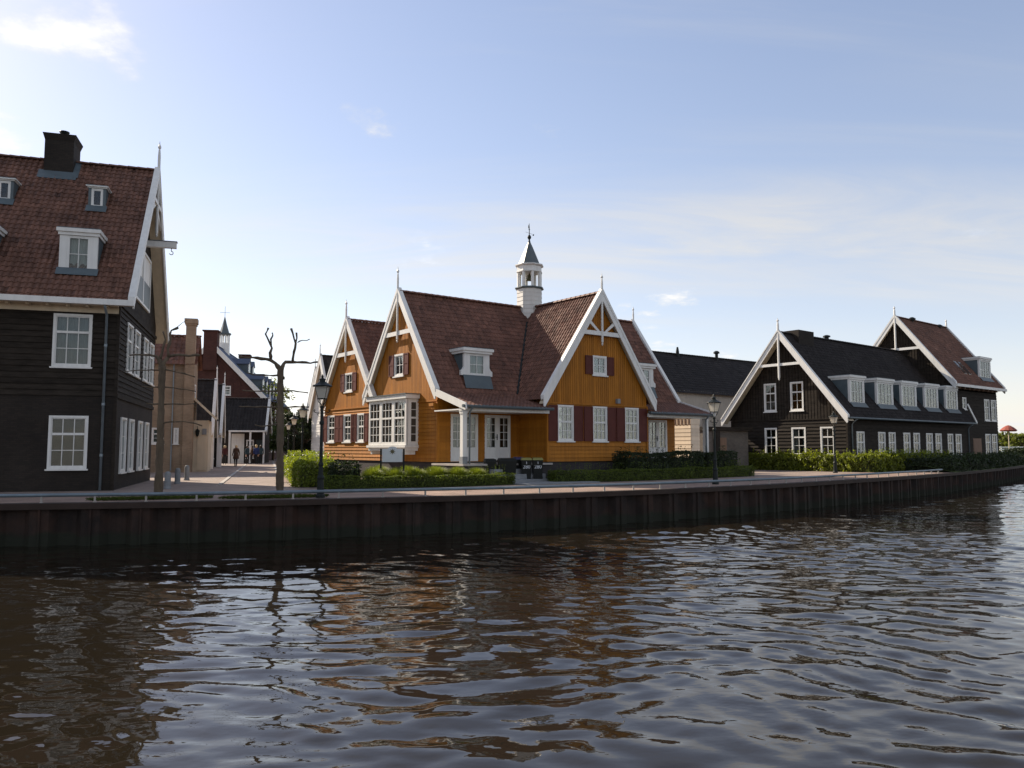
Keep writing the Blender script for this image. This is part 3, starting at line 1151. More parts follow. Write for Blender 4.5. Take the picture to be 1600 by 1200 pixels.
# ------------------------------------------------------------ house 1: tall black house
LH = House('black_gabled_house', 'tall black boarded house with brown tiled roof, dormers and a chimney', 'house', (-14.14, 28.37, 0), 17)
ZE, ZR, VE, VR = 6.66, 13.2, -0.55, 4.75
SL = (ZR - ZE) / (VR - VE)
F0, R0 = Pl('F', 0.0), Pl('R', 0.0)
wf = [(-2.08, -0.84, 4.35, 6.23), (-2.08, -0.84, 0.77, 2.63), (-5.4, -4.16, 4.35, 6.23), (-5.4, -4.16, 0.77, 2.63)]
ws = [(1.7, 2.95, 4.40, 6.27), (3.5, 4.8, 4.40, 6.27), (5.9, 7.2, 4.40, 6.27), (7.7, 8.98, 4.40, 6.27),
      (1.12, 2.22, 0.60, 2.64), (2.95, 4.05, 0.60, 2.64), (5.25, 6.35, 0.60, 2.64), (7.15, 8.25, 0.60, 2.64)]
hatch = (2.7, 6.8, 7.45, 9.75)
mb = MB()
plain(mb, F0, -9.5, 0, 0, 3.34, 0, wf)
plain(mb, R0, 0, 9.5, 0, 3.34, 0, ws)
mb.face([(-9.5, 0, 0), (-9.5, 9.5, 0), (-9.5, 9.5, 6.7), (-9.5, 0, 6.7)])
mb.face([(-9.5, 9.5, 0), (0, 9.5, 0), (0, 9.5, 6.9), (-9.5, 9.5, 6.9)])
mb.face([(-9.5, -0.05, 6.7), (-9.5, 9.55, 6.7), (-9.5, 4.75, 13.0)])
LH.put(mb, 'brick_wall', M['brown_brick'], kind='stuff')
mb = MB()
hboards(mb, F0, -9.5, 0, 3.34, 6.62, 0.20, 0.035, wf)
LH.put(mb, 'front_weatherboarding', M['black'], kind='stuff')
mb = MB()
hboards(mb, R0, 0, 9.5, 3.34, 6.66, 0.20, 0.035, ws)
topf = lambda a: ZE + 0.02 + (min(a - VE, 2 * VR - VE - a)) * SL - 0.25
vboards(mb, R0, 0, 9.5, 6.70, topf, 0.19, 0.022, 0.02, [hatch])
LH.put(mb, 'gable_weatherboarding', M['black'], kind='stuff')
LH.boxes('belt_course', M['black'], [(0.0, 0.06, -0.01, 9.5, 3.28, 3.42), (0.0, 0.075, -0.01, 9.5, 6.62, 6.76)])
mb = MB()
mb.box(-0.055, 0.05, -0.05, 0.055, 0.0, 6.6)
LH.put(mb, 'corner_board', M['black'])
cur = ['net', 'none', 'net', 'half', 'none', 'none', 'none', 'none']
window(LH, F0, *wf[0], 3, 3, 0.33, panes=True, curtain='net')
window(LH, F0, *wf[1], 3, 3, 0.33, panes=True, curtain='none')
window(LH, F0, *wf[2], 3, 3, 0.33, panes=True, curtain='net')
window(LH, F0, *wf[3], 3, 3, 0.33, panes=True, curtain='none')
for i, q in enumerate(ws):
    window(LH, R0, *q, 2, 3, 0.33 if i < 4 else None, curtain='net' if i < 4 else 'net', proud=0.06)
# loading doors in the gable
mb = MB()
a0, a1, b0, b1 = hatch
for q in ((a0, a1, b1 - 0.1, b1), (a0, a1, b0, b0 + 0.1), (a0, a0 + 0.1, b0 + 0.1, b1 - 0.1), (a1 - 0.1, a1, b0 + 0.1, b1 - 0.1), (4.65, 4.85, b0 + 0.1, b1 - 0.1)):
    R0.box(mb, *q, -0.05, 0.10)
ld = LH.put(mb, 'loading_door', M['white'])
for p0, p1 in ((a0 + 0.1, 4.65), (4.85, a1 - 0.1)):
    mb = MB()
    R0.box(mb, p0 + 0.005, p1 - 0.005, 8.55, b1 - 0.1, 0.02, 0.05)
    LH.put(mb, 'upper_leaf', M['white'], ld)
    mb = MB()
    R0.box(mb, p0 + 0.005, p1 - 0.005, b0 + 0.1, 8.54, 0.02, 0.09)
    LH.put(mb, 'lower_leaf', M['greenshut'], ld)
# eaves
mb = MB()
mb.box(-9.6, 0.58, -0.72, -0.55, ZE - 0.15, ZE + 0.05)
LH.put(mb, 'gutter', M['white'])
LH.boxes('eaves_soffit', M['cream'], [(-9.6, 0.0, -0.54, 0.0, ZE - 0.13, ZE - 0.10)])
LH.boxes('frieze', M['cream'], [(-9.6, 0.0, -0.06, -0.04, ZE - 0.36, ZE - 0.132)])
for i in range(13):
    mb = MB()
    u = -0.35 - i * 0.62
    mb.box(u - 0.045, u + 0.045, -0.42, -0.062, ZE - 0.20, ZE - 0.132)
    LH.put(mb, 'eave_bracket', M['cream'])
mb = MB()
mb.tube([(-0.36, -0.62, 6.5), (-0.36, -0.5, 6.40), (-0.38, -0.09, 6.22), (-0.38, -0.085, 0.02)], 0.045, 8)
dp_ = LH.put(mb, 'downpipe', M['zinc'], smooth=True)
for z in (5.1, 3.0, 1.2):
    mb = MB()
    mb.lathe(-0.38, -0.085, [(0.058, z), (0.058, z + 0.09)], 8)
    LH.put(mb, 'pipe_collar', M['zinc'], dp_)
rf = tiles(LH, 'roof', M['browntile'], (-9.6, VE - 0.1, ZE - 0.1 * SL + 0.06), (10.1, 0, 0), (0, VR - VE + 0.1, (VR - VE + 0.1) * SL), amp=0.034, step=0.022, lo=0.76, hi=1.24)
tiles(LH, 'rear_roof', M['browntile'], (0.5, 2 * VR - VE, ZE + 0.06), (-10.1, 0, 0), (0, -(VR - VE), (VR - VE) * SL))
ridge_tiles(LH, -9.4, 0.42, VR, ZR + 0.07, M['browntile'], each=True, parent=rf)
rake(LH, R0, VR, VR - VE, ZE, ZR, 0.56, 0.24, sides=(-1, 1), lift=0.09)
mb = MB()
R0.box(mb, VR - 1.15, VR + 1.15, 11.72, 11.88, 0.50, 0.55)
LH.put(mb, 'collar_beam', M['white'])
mb = MB()
R0.prism(mb, [(VR - 1.7, 11.15), (VR - 1.55, 11.05), (VR - 0.05, 11.75), (VR - 0.12, 11.88)], 0.44, 0.49)
LH.put(mb, 'brace', M['white'])
mb = MB()
R0.prism(mb, [(VR + 1.7, 11.15), (VR + 1.55, 11.05), (VR + 0.05, 11.75), (VR + 0.12, 11.88)], 0.44, 0.49)
LH.put(mb, 'brace', M['white'])
finial(LH, 0.52, VR, ZR - 0.1, 14.55, 0.06, drop=2.55)
mb = MB()
mb.box(-0.3, 1.32, VR - 0.11, VR + 0.11, 9.95, 10.2)
hb = LH.put(mb, 'hoist_beam', M['white'])
mb = MB()
mb.box(-0.3, 1.35, VR - 0.13, VR + 0.13, 10.2, 10.235)
LH.put(mb, 'beam_cover', M['lead'], hb)
mb = MB()
hk = [(1.12, VR, 9.95), (1.12, VR, 9.82)] + [(1.12 + 0.075 * math.sin(a) - 0.0, VR, 9.745 + 0.075 * math.cos(a)) for a in np.linspace(0, 4.4, 10)]
mb.tube(hk, 0.016, 6)
LH.put(mb, 'hook', M['iron'], hb)
for du in (0.0, -3.33):
    dormer(LH, 0.42, -2.10 + du, -0.86 + du, 7.80, 9.42, SL, ZE + 0.06, VE, 2, 2, fw=0.235, roofth=0.26, hang=0.05, curtain='net')
for du in (0.0, -3.2):
    d = dormer(LH, 2.88, -1.74 + du, -1.12 + du, 10.93, 11.80, SL, ZE + 0.06, VE, 1, 1, fw=0.10, roofth=0.10, hang=0.04, curtain='none', front='lead')
# chimney
mb = MB()
mb.box(-3.68, -2.62, 4.2, 5.35, 12.2, 13.95)
ch = LH.put(mb, 'chimney', M['brown_brick'])
mb = MB()
a = [(-3.68, 4.2), (-2.62, 4.2), (-2.62, 5.35), (-3.68, 5.35)]
c_ = [(-3.76, 4.12), (-2.54, 4.12), (-2.54, 5.43), (-3.76, 5.43)]
mb.prism([(x, y, 13.95) for x, y in a], [(x, y, 14.22) for x, y in c_])
LH.put(mb, 'chimney_cap', M['brown_brick'], ch)
mb = MB()
mb.lathe(-3.12, 4.78, [(0.16, 14.2), (0.16, 14.36), (0.13, 14.40), (0.17, 14.48), (0.20, 14.52), (0.19, 14.54)], 12)
LH.put(mb, 'chimney_pot', M['iron'], ch)
mb = MB()
zc_ = lambda v: ZE + 0.06 + (v - VE) * SL
mb.face([(-3.85, 3.92, zc_(3.92) + 0.05), (-2.45, 3.92, zc_(3.92) + 0.05), (-2.45, 4.22, zc_(4.22) + 0.10), (-3.85, 4.22, zc_(4.22) + 0.10)])
mb.face([(-2.63, 4.0, zc_(4.0) + 0.07), (-2.40, 4.0, zc_(4.0) + 0.07), (-2.40, 4.75, ZR + 0.10), (-2.63, 4.75, ZR + 0.16)])
LH.put(mb, 'flashing', M['lead'], ch, kind='stuff')

# ------------------------------------------------------------ house 2: ochre house with the bell turret
YS = 37 / 34
YH = House('ochre_gabled_house', 'ochre yellow boarded house with white gables, red roof and a bell turret', 'house', (1.516 * YS, 37, 0), 37, YS)
ZR, SLm = 8.5, 1.424
WL, WR_ = -4.25, 10.25
L1, Rr, Ff, Fd = Pl('L', WL), Pl('R', WR_), Pl('F', 0.0), Pl('F', 2.0)
bay = (3.55, 7.0, 1.56, 3.72)
sw1 = (4.85, 5.72, 4.72, 5.72)
sw2 = (9.98, 10.85, 4.30, 5.25)
rw = [(11.95, 12.85, 1.80, 3.18), (10.05, 10.95, 1.80, 3.18), (8.62, 9.40, 1.80, 3.18)]
gw = [(0.53, 1.45, 1.80, 3.36), (2.58, 3.47, 1.80, 3.36), (4.58, 5.50, 1.80, 3.36)]
gsw = (2.60, 3.47, 4.77, 5.65)
doors = [(-3.62, -2.24, 0.94, 2.93), (-1.88, -0.50, 0.94, 2.93), (8.28, 9.66, 0.94, 2.93), (6.54, 7.90, 0.94, 2.93)]
mtop = lambda v: ZR - 0.28 - SLm * abs(v - 5.1)
rtop = lambda v: 7.9 - 0.26 - 1.36 * abs(v - 10.4)
gtop = lambda u: ZR - 0.28 - 1.44 * abs(u - 3.02)
mb = MB()
hboards(mb, L1, 2.0, 13.3, 0.92, 3.44, 0.162, 0.03, [bay] + rw)
vboards(mb, L1, 2.0, 8.2, 3.50, mtop, 0.13, 0.022, 0.018, [sw1])
vboards(mb, L1, 8.2, 13.2, 3.50, lambda v: max(rtop(v), mtop(v)), 0.13, 0.022, 0.018, [sw2])
YH.put(mb, 'street_weatherboarding', M['yellow'], kind='stuff')
mb = MB()
hboards(mb, Ff, 0, 6.05, 0.92, 3.40, 0.162, 0.03, gw)
vboards(mb, Ff, 0, 6.05, 3.46, gtop, 0.13, 0.022, 0.018, [gsw])
YH.put(mb, 'wing_weatherboarding', M['yellow'], kind='stuff')
mb = MB()
hboards(mb, Fd, WL, 0, 0.92, 3.75, 0.162, 0.03, doors)
hboards(mb, Fd, 6.05, WR_, 0.92, 3.75, 0.162, 0.03, doors)
hboards(mb, Pl('L', 0.0), 0.0, 2.0, 0.92, 3.7, 0.162, 0.03)
hboards(mb, Pl('R', 6.05), 0.0, 2.0, 0.92, 3.7, 0.162, 0.03)
hboards(mb, Rr, 2.0, 13.3, 0.92, 3.6, 0.162, 0.03)
YH.put(mb, 'porch_weatherboarding', M['yellow'], kind='stuff')
mb = MB()
mb.face([(WR_, 2, 3.6), (WR_, 8.2, 3.6), (WR_, 5.1, 8.2)])
mb.face([(WR_, 7.6, 3.6), (WR_, 13.3, 3.6), (WR_, 10.4, 7.6)])
mb.face([(WL, 13.3, 0), (WR_, 13.3, 0), (WR_, 13.3, 3.6), (WL, 13.3, 3.6)])
YH.put(mb, 'rear_wall', M['yellow'], kind='stuff')
YH.boxes('belt_course', M['yellow'], [(WL - 0.07, WL, 1.97, 13.33, 3.44, 3.50), (-0.03, 6.08, -0.06, 0.0, 3.40, 3.46)])
YH.boxes('corner_board', M['yellow'], [(-0.06, 0.05, -0.055, 0.05, 0.92, 3.40), (6.0, 6.11, -0.055, 0.05, 0.92, 3.40), (WL - 0.055, WL + 0.05, 1.945, 2.05, 0.92, 3.44)])
for k in range(3):
    mb = MB()
    L1.box(mb, 2.0, 2.0 + 0.36 - 0.11 * k, 3.37 - 0.13 * (k + 1), 3.37 - 0.13 * k - 0.01, 0.05, 0.22 - 0.05 * k)
    YH.put(mb, 'corner_bracket', M['yellow'])
# plinth
YH.boxes('plinth', M['darkplinth'], [(WL + 0.02, WR_ - 0.02, 2.03, 13.25, 0.0, 0.90), (0.03, 6.02, 0.02, 2.02, 0.0, 0.90)])
# porch floors, steps
for a0, a1 in ((WL - 0.25, -0.02), (6.07, WR_ + 0.25)):
    mb = MB()
    mb.box(a0, a1, -0.30, 1.99, 0.0, 0.80)
    YH.put(mb, 'porch_base', M['darkplinth'])
    mb = MB()
    mb.box(a0 - 0.04, a1, -0.36, 1.99, 0.802, 0.875)
    YH.put(mb, 'porch_floor', M['concrete'])
for k in range(3):
    mb = MB()
    mb.box(-3.3, -0.9, -0.66 - 0.3 * k, -0.365 - 0.3 * k, 0.05, 0.66 - 0.2 * k)
    YH.put(mb, 'step', M['stone'])
for q in doors:
    for h in (0, 1):
        m_ = (q[0] + q[1]) / 2
        a0, a1 = (q[0], m_ - 0.004) if h == 0 else (m_ + 0.004, q[1])
        dr = window(YH, Fd, a0, a1, q[2], q[3], 2, 4, None, cas=0.09, curtain='sides' if h else 'net', sill=False, name='door_leaf', door=0.50, proud=0.035)
        if h == 0:
            mb = MB()
            Fd.box(mb, m_ - 0.06, m_ - 0.03, 1.85, 2.1, 0.035, 0.055)
            Fd.box(mb, m_ - 0.14, m_ - 0.03, 1.96, 1.985, 0.055, 0.085)
            YH.put(mb, 'handle', M['iron'], dr)
# columns, beams, gutters, pipes of the two porches
for cu, b0, b1 in ((-4.30, WL - 0.2, 0.0), (10.30, 6.05, WR_ + 0.2)):
    mb = MB()
    mb.box(cu - 0.10, cu + 0.10, -0.12, 0.08, 1.16, 2.96)
    col_ = YH.put(mb, 'porch_column', M['white'])
    YH.boxes('capital', M['white'], [(cu - 0.125, cu + 0.125, -0.145, 0.105, 2.85, 2.955)], col_)
    mb = MB()
    mb.box(cu - 0.12, cu + 0.12, -0.14, 0.10, 0.876, 1.158)
    YH.put(mb, 'column_base', M['stone'], col_)
    mb = MB()
    mb.box(b0, b1, -0.13, 0.09, 2.962, 3.12)
    YH.put(mb, 'porch_beam', M['white'])
    mb = MB()
    mb.tube([(b0 - 0.15, -0.40, 3.14), (b1 - (0 if cu < 0 else 0.0), -0.40, 3.14)], 0.065, 8)
    YH.put(mb, 'gutter', M['lead'])
    mb = MB()
    mb.box(b0 + 0.02, b1 - 0.02, 0.10, 1.98, 3.00, 3.05)
    YH.put(mb, 'porch_ceiling', M['white'])
    pu = cu + (0.17 if cu < 0 else -0.17)
    mb = MB()
    mb.tube([(pu, -0.40, 3.1), (pu, -0.30, 3.0), (pu, -0.19, 2.9), (pu, -0.19, 0.1)], 0.038, 8)
    YH.put(mb, 'downpipe', M['zinc'], smooth=True)
    mb = MB()
    mb.box(min(b0, b1) - 0.0, max(b0, b1), 0.05, 0.10, 3.125, 3.30)
    YH.put(mb, 'porch_fascia', M['white'])
# roofs
U0, U1 = -4.47, 10.47
mr_ = tiles(YH, 'roof', M['redtile'], (U0, 1.80, ZR - SLm * 3.30 + 0.02), (U1 - U0, 0, 0), (0, 3.30, SLm * 3.30), amp=0.030)
tiles(YH, 'rear_slope', M['redtile'], (U1, 8.40, ZR - SLm * 3.30 + 0.02), (U0 - U1, 0, 0), (0, -3.30, SLm * 3.30))
tiles(YH, 'porch_roof', M['redtile'], (U0, -0.46, 3.16), (0 - U0 + 0.03, 0, 0), (0, 2.36, 0.72), amp=0.03)
tiles(YH, 'porch_roof', M['redtile'], (6.03, -0.46, 3.16), (U1 - 6.03, 0, 0), (0, 2.36, 0.72), amp=0.03)
tiles(YH, 'wing_roof', M['redtile'], (-0.42, 5.3, ZR - 1.44 * 3.44 + 0.02), (0, -5.56, 0), (3.44, 0, 1.44 * 3.44), amp=0.034)
tiles(YH, 'wing_roof', M['redtile'], (6.46, -0.26, ZR - 1.44 * 3.44 + 0.02), (0, 5.56, 0), (-3.44, 0, 1.44 * 3.44))
tiles(YH, 'back_wing_roof', M['redtile'], (U0, 7.3, 7.9 - 1.36 * 3.1), (U1 - U0, 0, 0), (0, 3.1, 1.36 * 3.1))
tiles(YH, 'back_wing_roof', M['redtile'], (U1, 13.5, 7.9 - 1.36 * 3.1), (U0 - U1, 0, 0), (0, -3.1, 1.36 * 3.1))
ridge_tiles(YH, U0 + 0.05, U1 - 0.05, 5.1, ZR + 0.04, M['redtile'], parent=mr_)
ridge_tiles(YH, -0.2, 5.1, 3.02, ZR + 0.04, M['redtile'], axis='v', parent=mr_)
ridge_tiles(YH, U0 + 0.05, U1 - 0.05, 10.4, 7.94, M['redtile'], parent=mr_)
for sd in (-1, 1):
    mb = MB()
    e = (3.02 + sd * 3.25, 5.1 - 3.25 * 1.44 / SLm, ZR - 1.44 * 3.25)
    mb.tube([(3.02 + sd * 0.6, 4.5, ZR - 0.82), (e[0], e[1], e[2] + 0.05)], 0.06, 6)
    YH.put(mb, 'valley_gutter', M['iron'], mr_)
# barge boards
lw = Pl('L', WL)
rake(YH, lw, 5.1, 3.30, ZR - SLm * 3.30, ZR, 0.26, 0.25, sides=(-1, 1), lift=0.075)
rake(YH, lw, 10.4, 3.1, 7.9 - 1.36 * 3.1, 7.9, 0.26, 0.24, lift=0.075)
rake(YH, Rr, 5.1, 3.30, ZR - SLm * 3.30, ZR, 0.26, 0.25, lift=0.075)
rake(YH, Rr, 10.4, 3.1, 7.9 - 1.36 * 3.1, 7.9, 0.26, 0.24, lift=0.075)
rake(YH, Ff, 3.02, 3.44, ZR - 1.44 * 3.44, ZR, 0.28, 0.26, lift=0.075)
for pl_ in (lw, Rr):
    mb = MB()
    pl_.prism(mb, [(1.93, 3.98), (-0.46, 3.26), (-0.50, 3.02), (-0.42, 2.98), (1.86, 3.66)], 0.205, 0.265)
    YH.put(mb, 'porch_barge_board', M['white'])
for pl_, ca, zr, zb in ((lw, 5.1, 8.5, 6.62), (Rr, 5.1, 8.5, 6.62), (lw, 10.4, 7.9, 6.18)):
    hwb = (zr - zb) / SLm - 0.05
    mb = MB()
    pl_.box(mb, ca - hwb, ca + hwb, zb - 0.09, zb + 0.10, 0.19, 0.235)
    YH.put(mb, 'collar_beam', M['white'])
mb = MB()
Ff.box(mb, 3.02 - 1.18, 3.02 + 1.18, 6.55, 6.74, 0.20, 0.25)
YH.put(mb, 'collar_beam', M['white'])
for sd in (-1, 1):
    mb = MB()
    Ff.prism(mb, [(3.02 + sd * 0.12, 6.72), (3.02 + sd * 0.27, 6.72), (3.02 + sd * 0.98, 7.22), (3.02 + sd * 0.86, 7.33)], 0.20, 0.245)
    YH.put(mb, 'brace', M['white'])
finial(YH, WL - 0.24, 5.1, ZR - 0.05, 9.65, 0.05, drop=2.1)
finial(YH, WR_ + 0.24, 5.1, ZR - 0.05, 9.45, 0.05, drop=2.1)
finial(YH, WL - 0.24, 10.4, 7.85, 8.95, 0.05, drop=1.95)
finial(YH, WR_ + 0.24, 10.4, 7.85, 8.95, 0.05, drop=1.95)
finial(YH, 3.02, -0.24, ZR - 0.05, 9.40, 0.055, drop=2.2)
# windows and shutters
for q in gw:
    window(YH, Ff, *q, 3, 4, 0.46, cas=0.075, curtain='half' if q[0] < 1 else 'sides')
    for s0, s1 in ((q[0] - 0.53, q[0] - 0.01), (q[1] + 0.01, q[1] + 0.53)):
        shutter(YH, Ff, s0, s1, q[2], q[3] - 0.02)
window(YH, Ff, *gsw, 2, 2, cas=0.09, curtain='net')
for s0, s1 in ((gsw[0] - 0.45, gsw[0] - 0.01), (gsw[1] + 0.01, gsw[1] + 0.43)):
    shutter(YH, Ff, s0, s1, gsw[2] + 0.02, gsw[3] - 0.02)
mb = MB()
Ff.box(mb, 4.02, 4.20, 3.53, 3.74, 0.02, 0.16)
YH.put(mb, 'alarm_box', M['stone'])
for q in (sw1, sw2):
    window(YH, lw, *q, 2, 2, cas=0.08, curtain='net')
    for s0, s1 in ((q[0] - 0.46, q[0] - 0.01), (q[1] + 0.01, q[1] + 0.46)):
        shutter(YH, lw, s0, s1, q[2] + 0.02, q[3] - 0.02)
for q in rw:
    window(YH, lw, *q, 2, 4, 0.46, cas=0.08, curtain='net')
    for s0, s1 in ((q[0] - 0.49, q[0] - 0.01), (q[1] + 0.01, q[1] + 0.49)):
        shutter(YH, lw, max(s0, 8.2), s1, q[2], q[3] - 0.02)
# bay window
bu_ = WL - 0.60
bl = Pl('L', bu_)
mb = MB()
bl.box(mb, bay[0] - 0.12, bay[1] + 0.12, 3.62, 3.80, -0.60, 0.12)
by = YH.put(mb, 'bay_window', M['white'])
mb = MB()
bl.box(mb, bay[0] - 0.17, bay[1] + 0.17, 3.802, 3.835, -0.60, 0.17)
YH.put(mb, 'bay_roof', M['lead'], by)
mb = MB()
bl.box(mb, bay[0] - 0.06, bay[1] + 0.06, 1.52, 1.62, -0.60, 0.10)
YH.put(mb, 'bay_sill', M['white'], by)
mb = MB()
bl.box(mb, bay[0], bay[1], 1.38, 1.517, -0.58, 0.02)
YH.put(mb, 'bay_base', M['white'], by)
for k in range(4):
    mb = MB()
    vv = bay[0] + 0.15 + (bay[1] - bay[0] - 0.3) * k / 3
    bl.box(mb, vv - 0.05, vv + 0.05, 1.22, 1.375, -0.5, -0.05)
    YH.put(mb, 'bay_bracket', M['white'], by)
w3 = (bay[1] - bay[0]) / 3
for k in range(3):
    window(YH, bl, bay[0] + w3 * k + 0.003, bay[0] + w3 * (k + 1) - 0.003, 1.625, 3.615, 3, 5, 0.40, cas=0.10, curtain='sides', sill=False, depth=0.9, proud=0.02, name='bay_light')
for kk, vv in (('F', bay[0]), ('B', bay[1])):
    window(YH, Pl(kk, vv), bu_ + 0.07, WL + 0.02, 1.625, 3.615, 1, 5, 0.40, cas=0.12, curtain='none', sill=False, depth=0.4, proud=0.0, name='bay_light')
# dormers
for u0, u1 in ((-2.84, -1.52), (7.56, 8.88)):
    dormer(YH, 2.18, u0, u1, 4.62, 5.82, SLm, ZR - SLm * 3.30, 1.80, 2, 2, fw=0.22, roofth=0.24, hang=0.09, scroll=True, curtain='net')
# turret
mb = MB()
tu, tv = 3.05, 5.1
nb = 9
for i in range(nb):
    z0, z1 = 7.6 + i * 0.21, 7.6 + (i + 1) * 0.21
    mb.lathe(tu, tv, [(0.665, z0), (0.650, z1 - 0.001)], 8, R(22.5), random.uniform(0.95, 1.05))
tr_ = YH.put(mb, 'bell_turret', M['whiteboard'], kind=None)
mb = MB()
mb.lathe(tu, tv, [(0.68, 9.49), (0.76, 9.53), (0.76, 9.57), (0.63, 9.61)], 8, R(22.5))
YH.put(mb, 'turret_sill', M['lead'], tr_)
for k in range(8):
    a = R(22.5 + 45 * k)
    mb = MB()
    mb.lathe(tu + 0.575 * math.cos(a), tv + 0.575 * math.sin(a), [(0.085, 9.60), (0.085, 10.38)], 4, a + R(45))
    YH.put(mb, 'turret_post', M['white'], tr_)
mb = MB()
mb.lathe(tu, tv, [(0.68, 10.36), (0.68, 10.42), (0.645, 10.44), (0.645, 10.64), (0.75, 10.70), (0.75, 10.75), (0.6, 10.76)], 8, R(22.5))
YH.put(mb, 'turret_cornice', M['white'], tr_)
mb = MB()
prof = []
for i in range(10):
    z = 10.762 + 1.18 * i / 10
    r_ = 0.52 * (1 - i / 10) ** 0.95 + 0.05
    r2 = 0.52 * (1 - (i + 1) / 10) ** 0.95 + 0.05
    prof += [(r_ + 0.014, z), (r2 + 0.024, z + 0.115)]
mb.lathe(tu, tv, prof, 8, R(22.5))
YH.put(mb, 'spire', M['greyslate'], tr_)
mb = MB()
mb.lathe(tu, tv, [(0.07, 11.93), (0.04, 12.06), (0.04, 12.10), (0.08, 12.15), (0.10, 12.22), (0.08, 12.29), (0.025, 12.34), (0.012, 12.9), (0.004, 12.95)], 10)
mb.tube([(tu - 0.26, tv, 12.45), (tu + 0.26, tv, 12.40)], 0.007, 5)
mb.prism([(tu + 0.2, tv - 0.008, 12.34), (tu + 0.30, tv - 0.008, 12.34), (tu + 0.30, tv - 0.008, 12.44)], [(tu + 0.2, tv + 0.008, 12.34), (tu + 0.30, tv + 0.008, 12.34), (tu + 0.30, tv + 0.008, 12.44)])
mb.lathe(tu, tv, [(0.01, 12.58), (0.045, 12.62), (0.01, 12.66)], 8)
mb.prism([(tu - 0.06, tv - 0.008, 12.66), (tu + 0.03, tv - 0.008, 12.7), (tu - 0.06, tv - 0.008, 12.86)], [(tu - 0.06, tv + 0.008, 12.66), (tu + 0.03, tv + 0.008, 12.7), (tu - 0.06, tv + 0.008, 12.86)])
YH.put(mb, 'weather_vane', M['iron'], tr_, kind='stuff')
mb = MB()
mb.lathe(tu, tv, [(0.20, 9.98), (0.17, 10.02), (0.12, 10.12), (0.10, 10.24), (0.04, 10.30), (0.02, 10.36)], 12)
YH.put(mb, 'bell', M['signd'], tr_, smooth=True)

# ------------------------------------------------------------ house 3: black house with five dormers, and the taller block joined to it
RS = 52 / 46
RH = House('black_dormer_house', 'long low black boarded house with dark roof and a row of five white dormers', 'house', (0.42027 * 52, 52, 0), 39, RS)
L3, F3 = Pl('L', 0.0), Pl('F', 0.0)
VRR, ZRR, ZEE, VEE = 3.92, 8.58, 3.22, -0.40
SL3 = (ZRR - ZEE) / (VRR - VEE)
g3 = [(4.55, 5.42, 1.06, 2.75), (2.60, 3.55, 1.06, 2.75), (0.77, 1.66, 1.06, 2.75)]
u3 = [(4.53, 5.40, 3.76, 5.53), (2.68, 3.56, 3.76, 5.53)]
s3 = [(0.98, 1.90), (3.57, 4.45), (4.89, 5.76), (6.82, 7.73), (8.18, 9.07), (9.99, 10.93), (11.36, 12.28), (13.23, 14.09), (14.5, 15.44)]
s3 = [(a, b, 0.75, 2.47) for a, b in s3]
mb = MB()
hboards(mb, L3, 0, 7.85, 0.25, 3.18, 0.205, 0.045, g3)
vboards(mb, L3, 0, 7.85, 3.24, lambda v: ZRR - 0.28 - SL3 * abs(v - VRR), 0.20, 0.03, 0.05, u3)
RH.put(mb, 'gable_weatherboarding', M['black'], kind='stuff')
mb = MB()
hboards(mb, F3, 0, 16.9, 0.25, 3.30, 0.205, 0.035, s3)
RH.put(mb, 'side_weatherboarding', M['black'], kind='stuff')
RH.boxes('back_wall', M['darkplinth'], [(0, 16.9, 7.82, 7.85, 0.26, 3.4)])
RH.boxes('base', M['darkplinth'], [(0.02, 16.8, 0.02, 7.8, 0.0, 0.25)])
RH.boxes('belt_course', M['black'], [(-0.07, 0, -0.05, 7.9, 3.18, 3.24)])
RH.boxes('corner_board', M['black'], [(-0.06, 0.05, -0.055, 0.05, 0.25, 3.18), (-0.06, 0.05, 7.80, 7.905, 0.25, 3.18)])
for i, q in enumerate(g3 + u3):
    window(RH, L3, *q, 2, 3, 0.34, cas=0.085, curtain='none' if i != 1 else 'sides')
for i, q in enumerate(s3):
    window(RH, F3, *q, 2, 3, 0.36, cas=0.075, curtain=['net', 'left', 'top', 'half', 'none'][i % 5])
r3 = tiles(RH, 'roof', M['darktile'], (-0.68, VEE, ZEE + 0.04), (17.9, 0, 0), (0, VRR - VEE, SL3 * (VRR - VEE)))
tiles(RH, 'rear_roof', M['darktile'], (17.2, 2 * VRR - VEE, ZEE + 0.04), (-17.9, 0, 0), (0, -(VRR - VEE), SL3 * (VRR - VEE)))
ridge_tiles(RH, -0.6, 15, VRR, ZRR + 0.05, M['darktile'], parent=r3)
rake(RH, L3, VRR, VRR - VEE, ZEE, ZRR, 0.66, 0.27, lift=0.08)
mb = MB()
F3.prism(mb, [(15.6, 4.5), (15.75, 4.58), (17.2, 3.30), (17.1, 3.18)], 0.42, 0.47)
RH.put(mb, 'end_barge_board', M['white'])
mb = MB()
L3.box(mb, VRR - 1.5, VRR + 1.5, 6.52, 6.68, 0.58, 0.63)
RH.put(mb, 'collar_beam', M['white'])
finial(RH, -0.62, VRR, ZRR - 0.05, 9.50, 0.07, drop=2.75)
mb = MB()
mb.tube([(-0.5, VEE - 0.05, ZEE - 0.0), (17.0, VEE - 0.05, ZEE - 0.0)], 0.06, 8)
RH.put(mb, 'gutter', M['lead'])
for u in (0.42, 16.6):
    mb = MB()
    mb.tube([(u, VEE - 0.05, ZEE - 0.02), (u, -0.2, ZEE - 0.2), (u, -0.08, ZEE - 0.35), (u, -0.08, 0.1)], 0.04, 8)
    RH.put(mb, 'downpipe', M['zinc'], smooth=True)
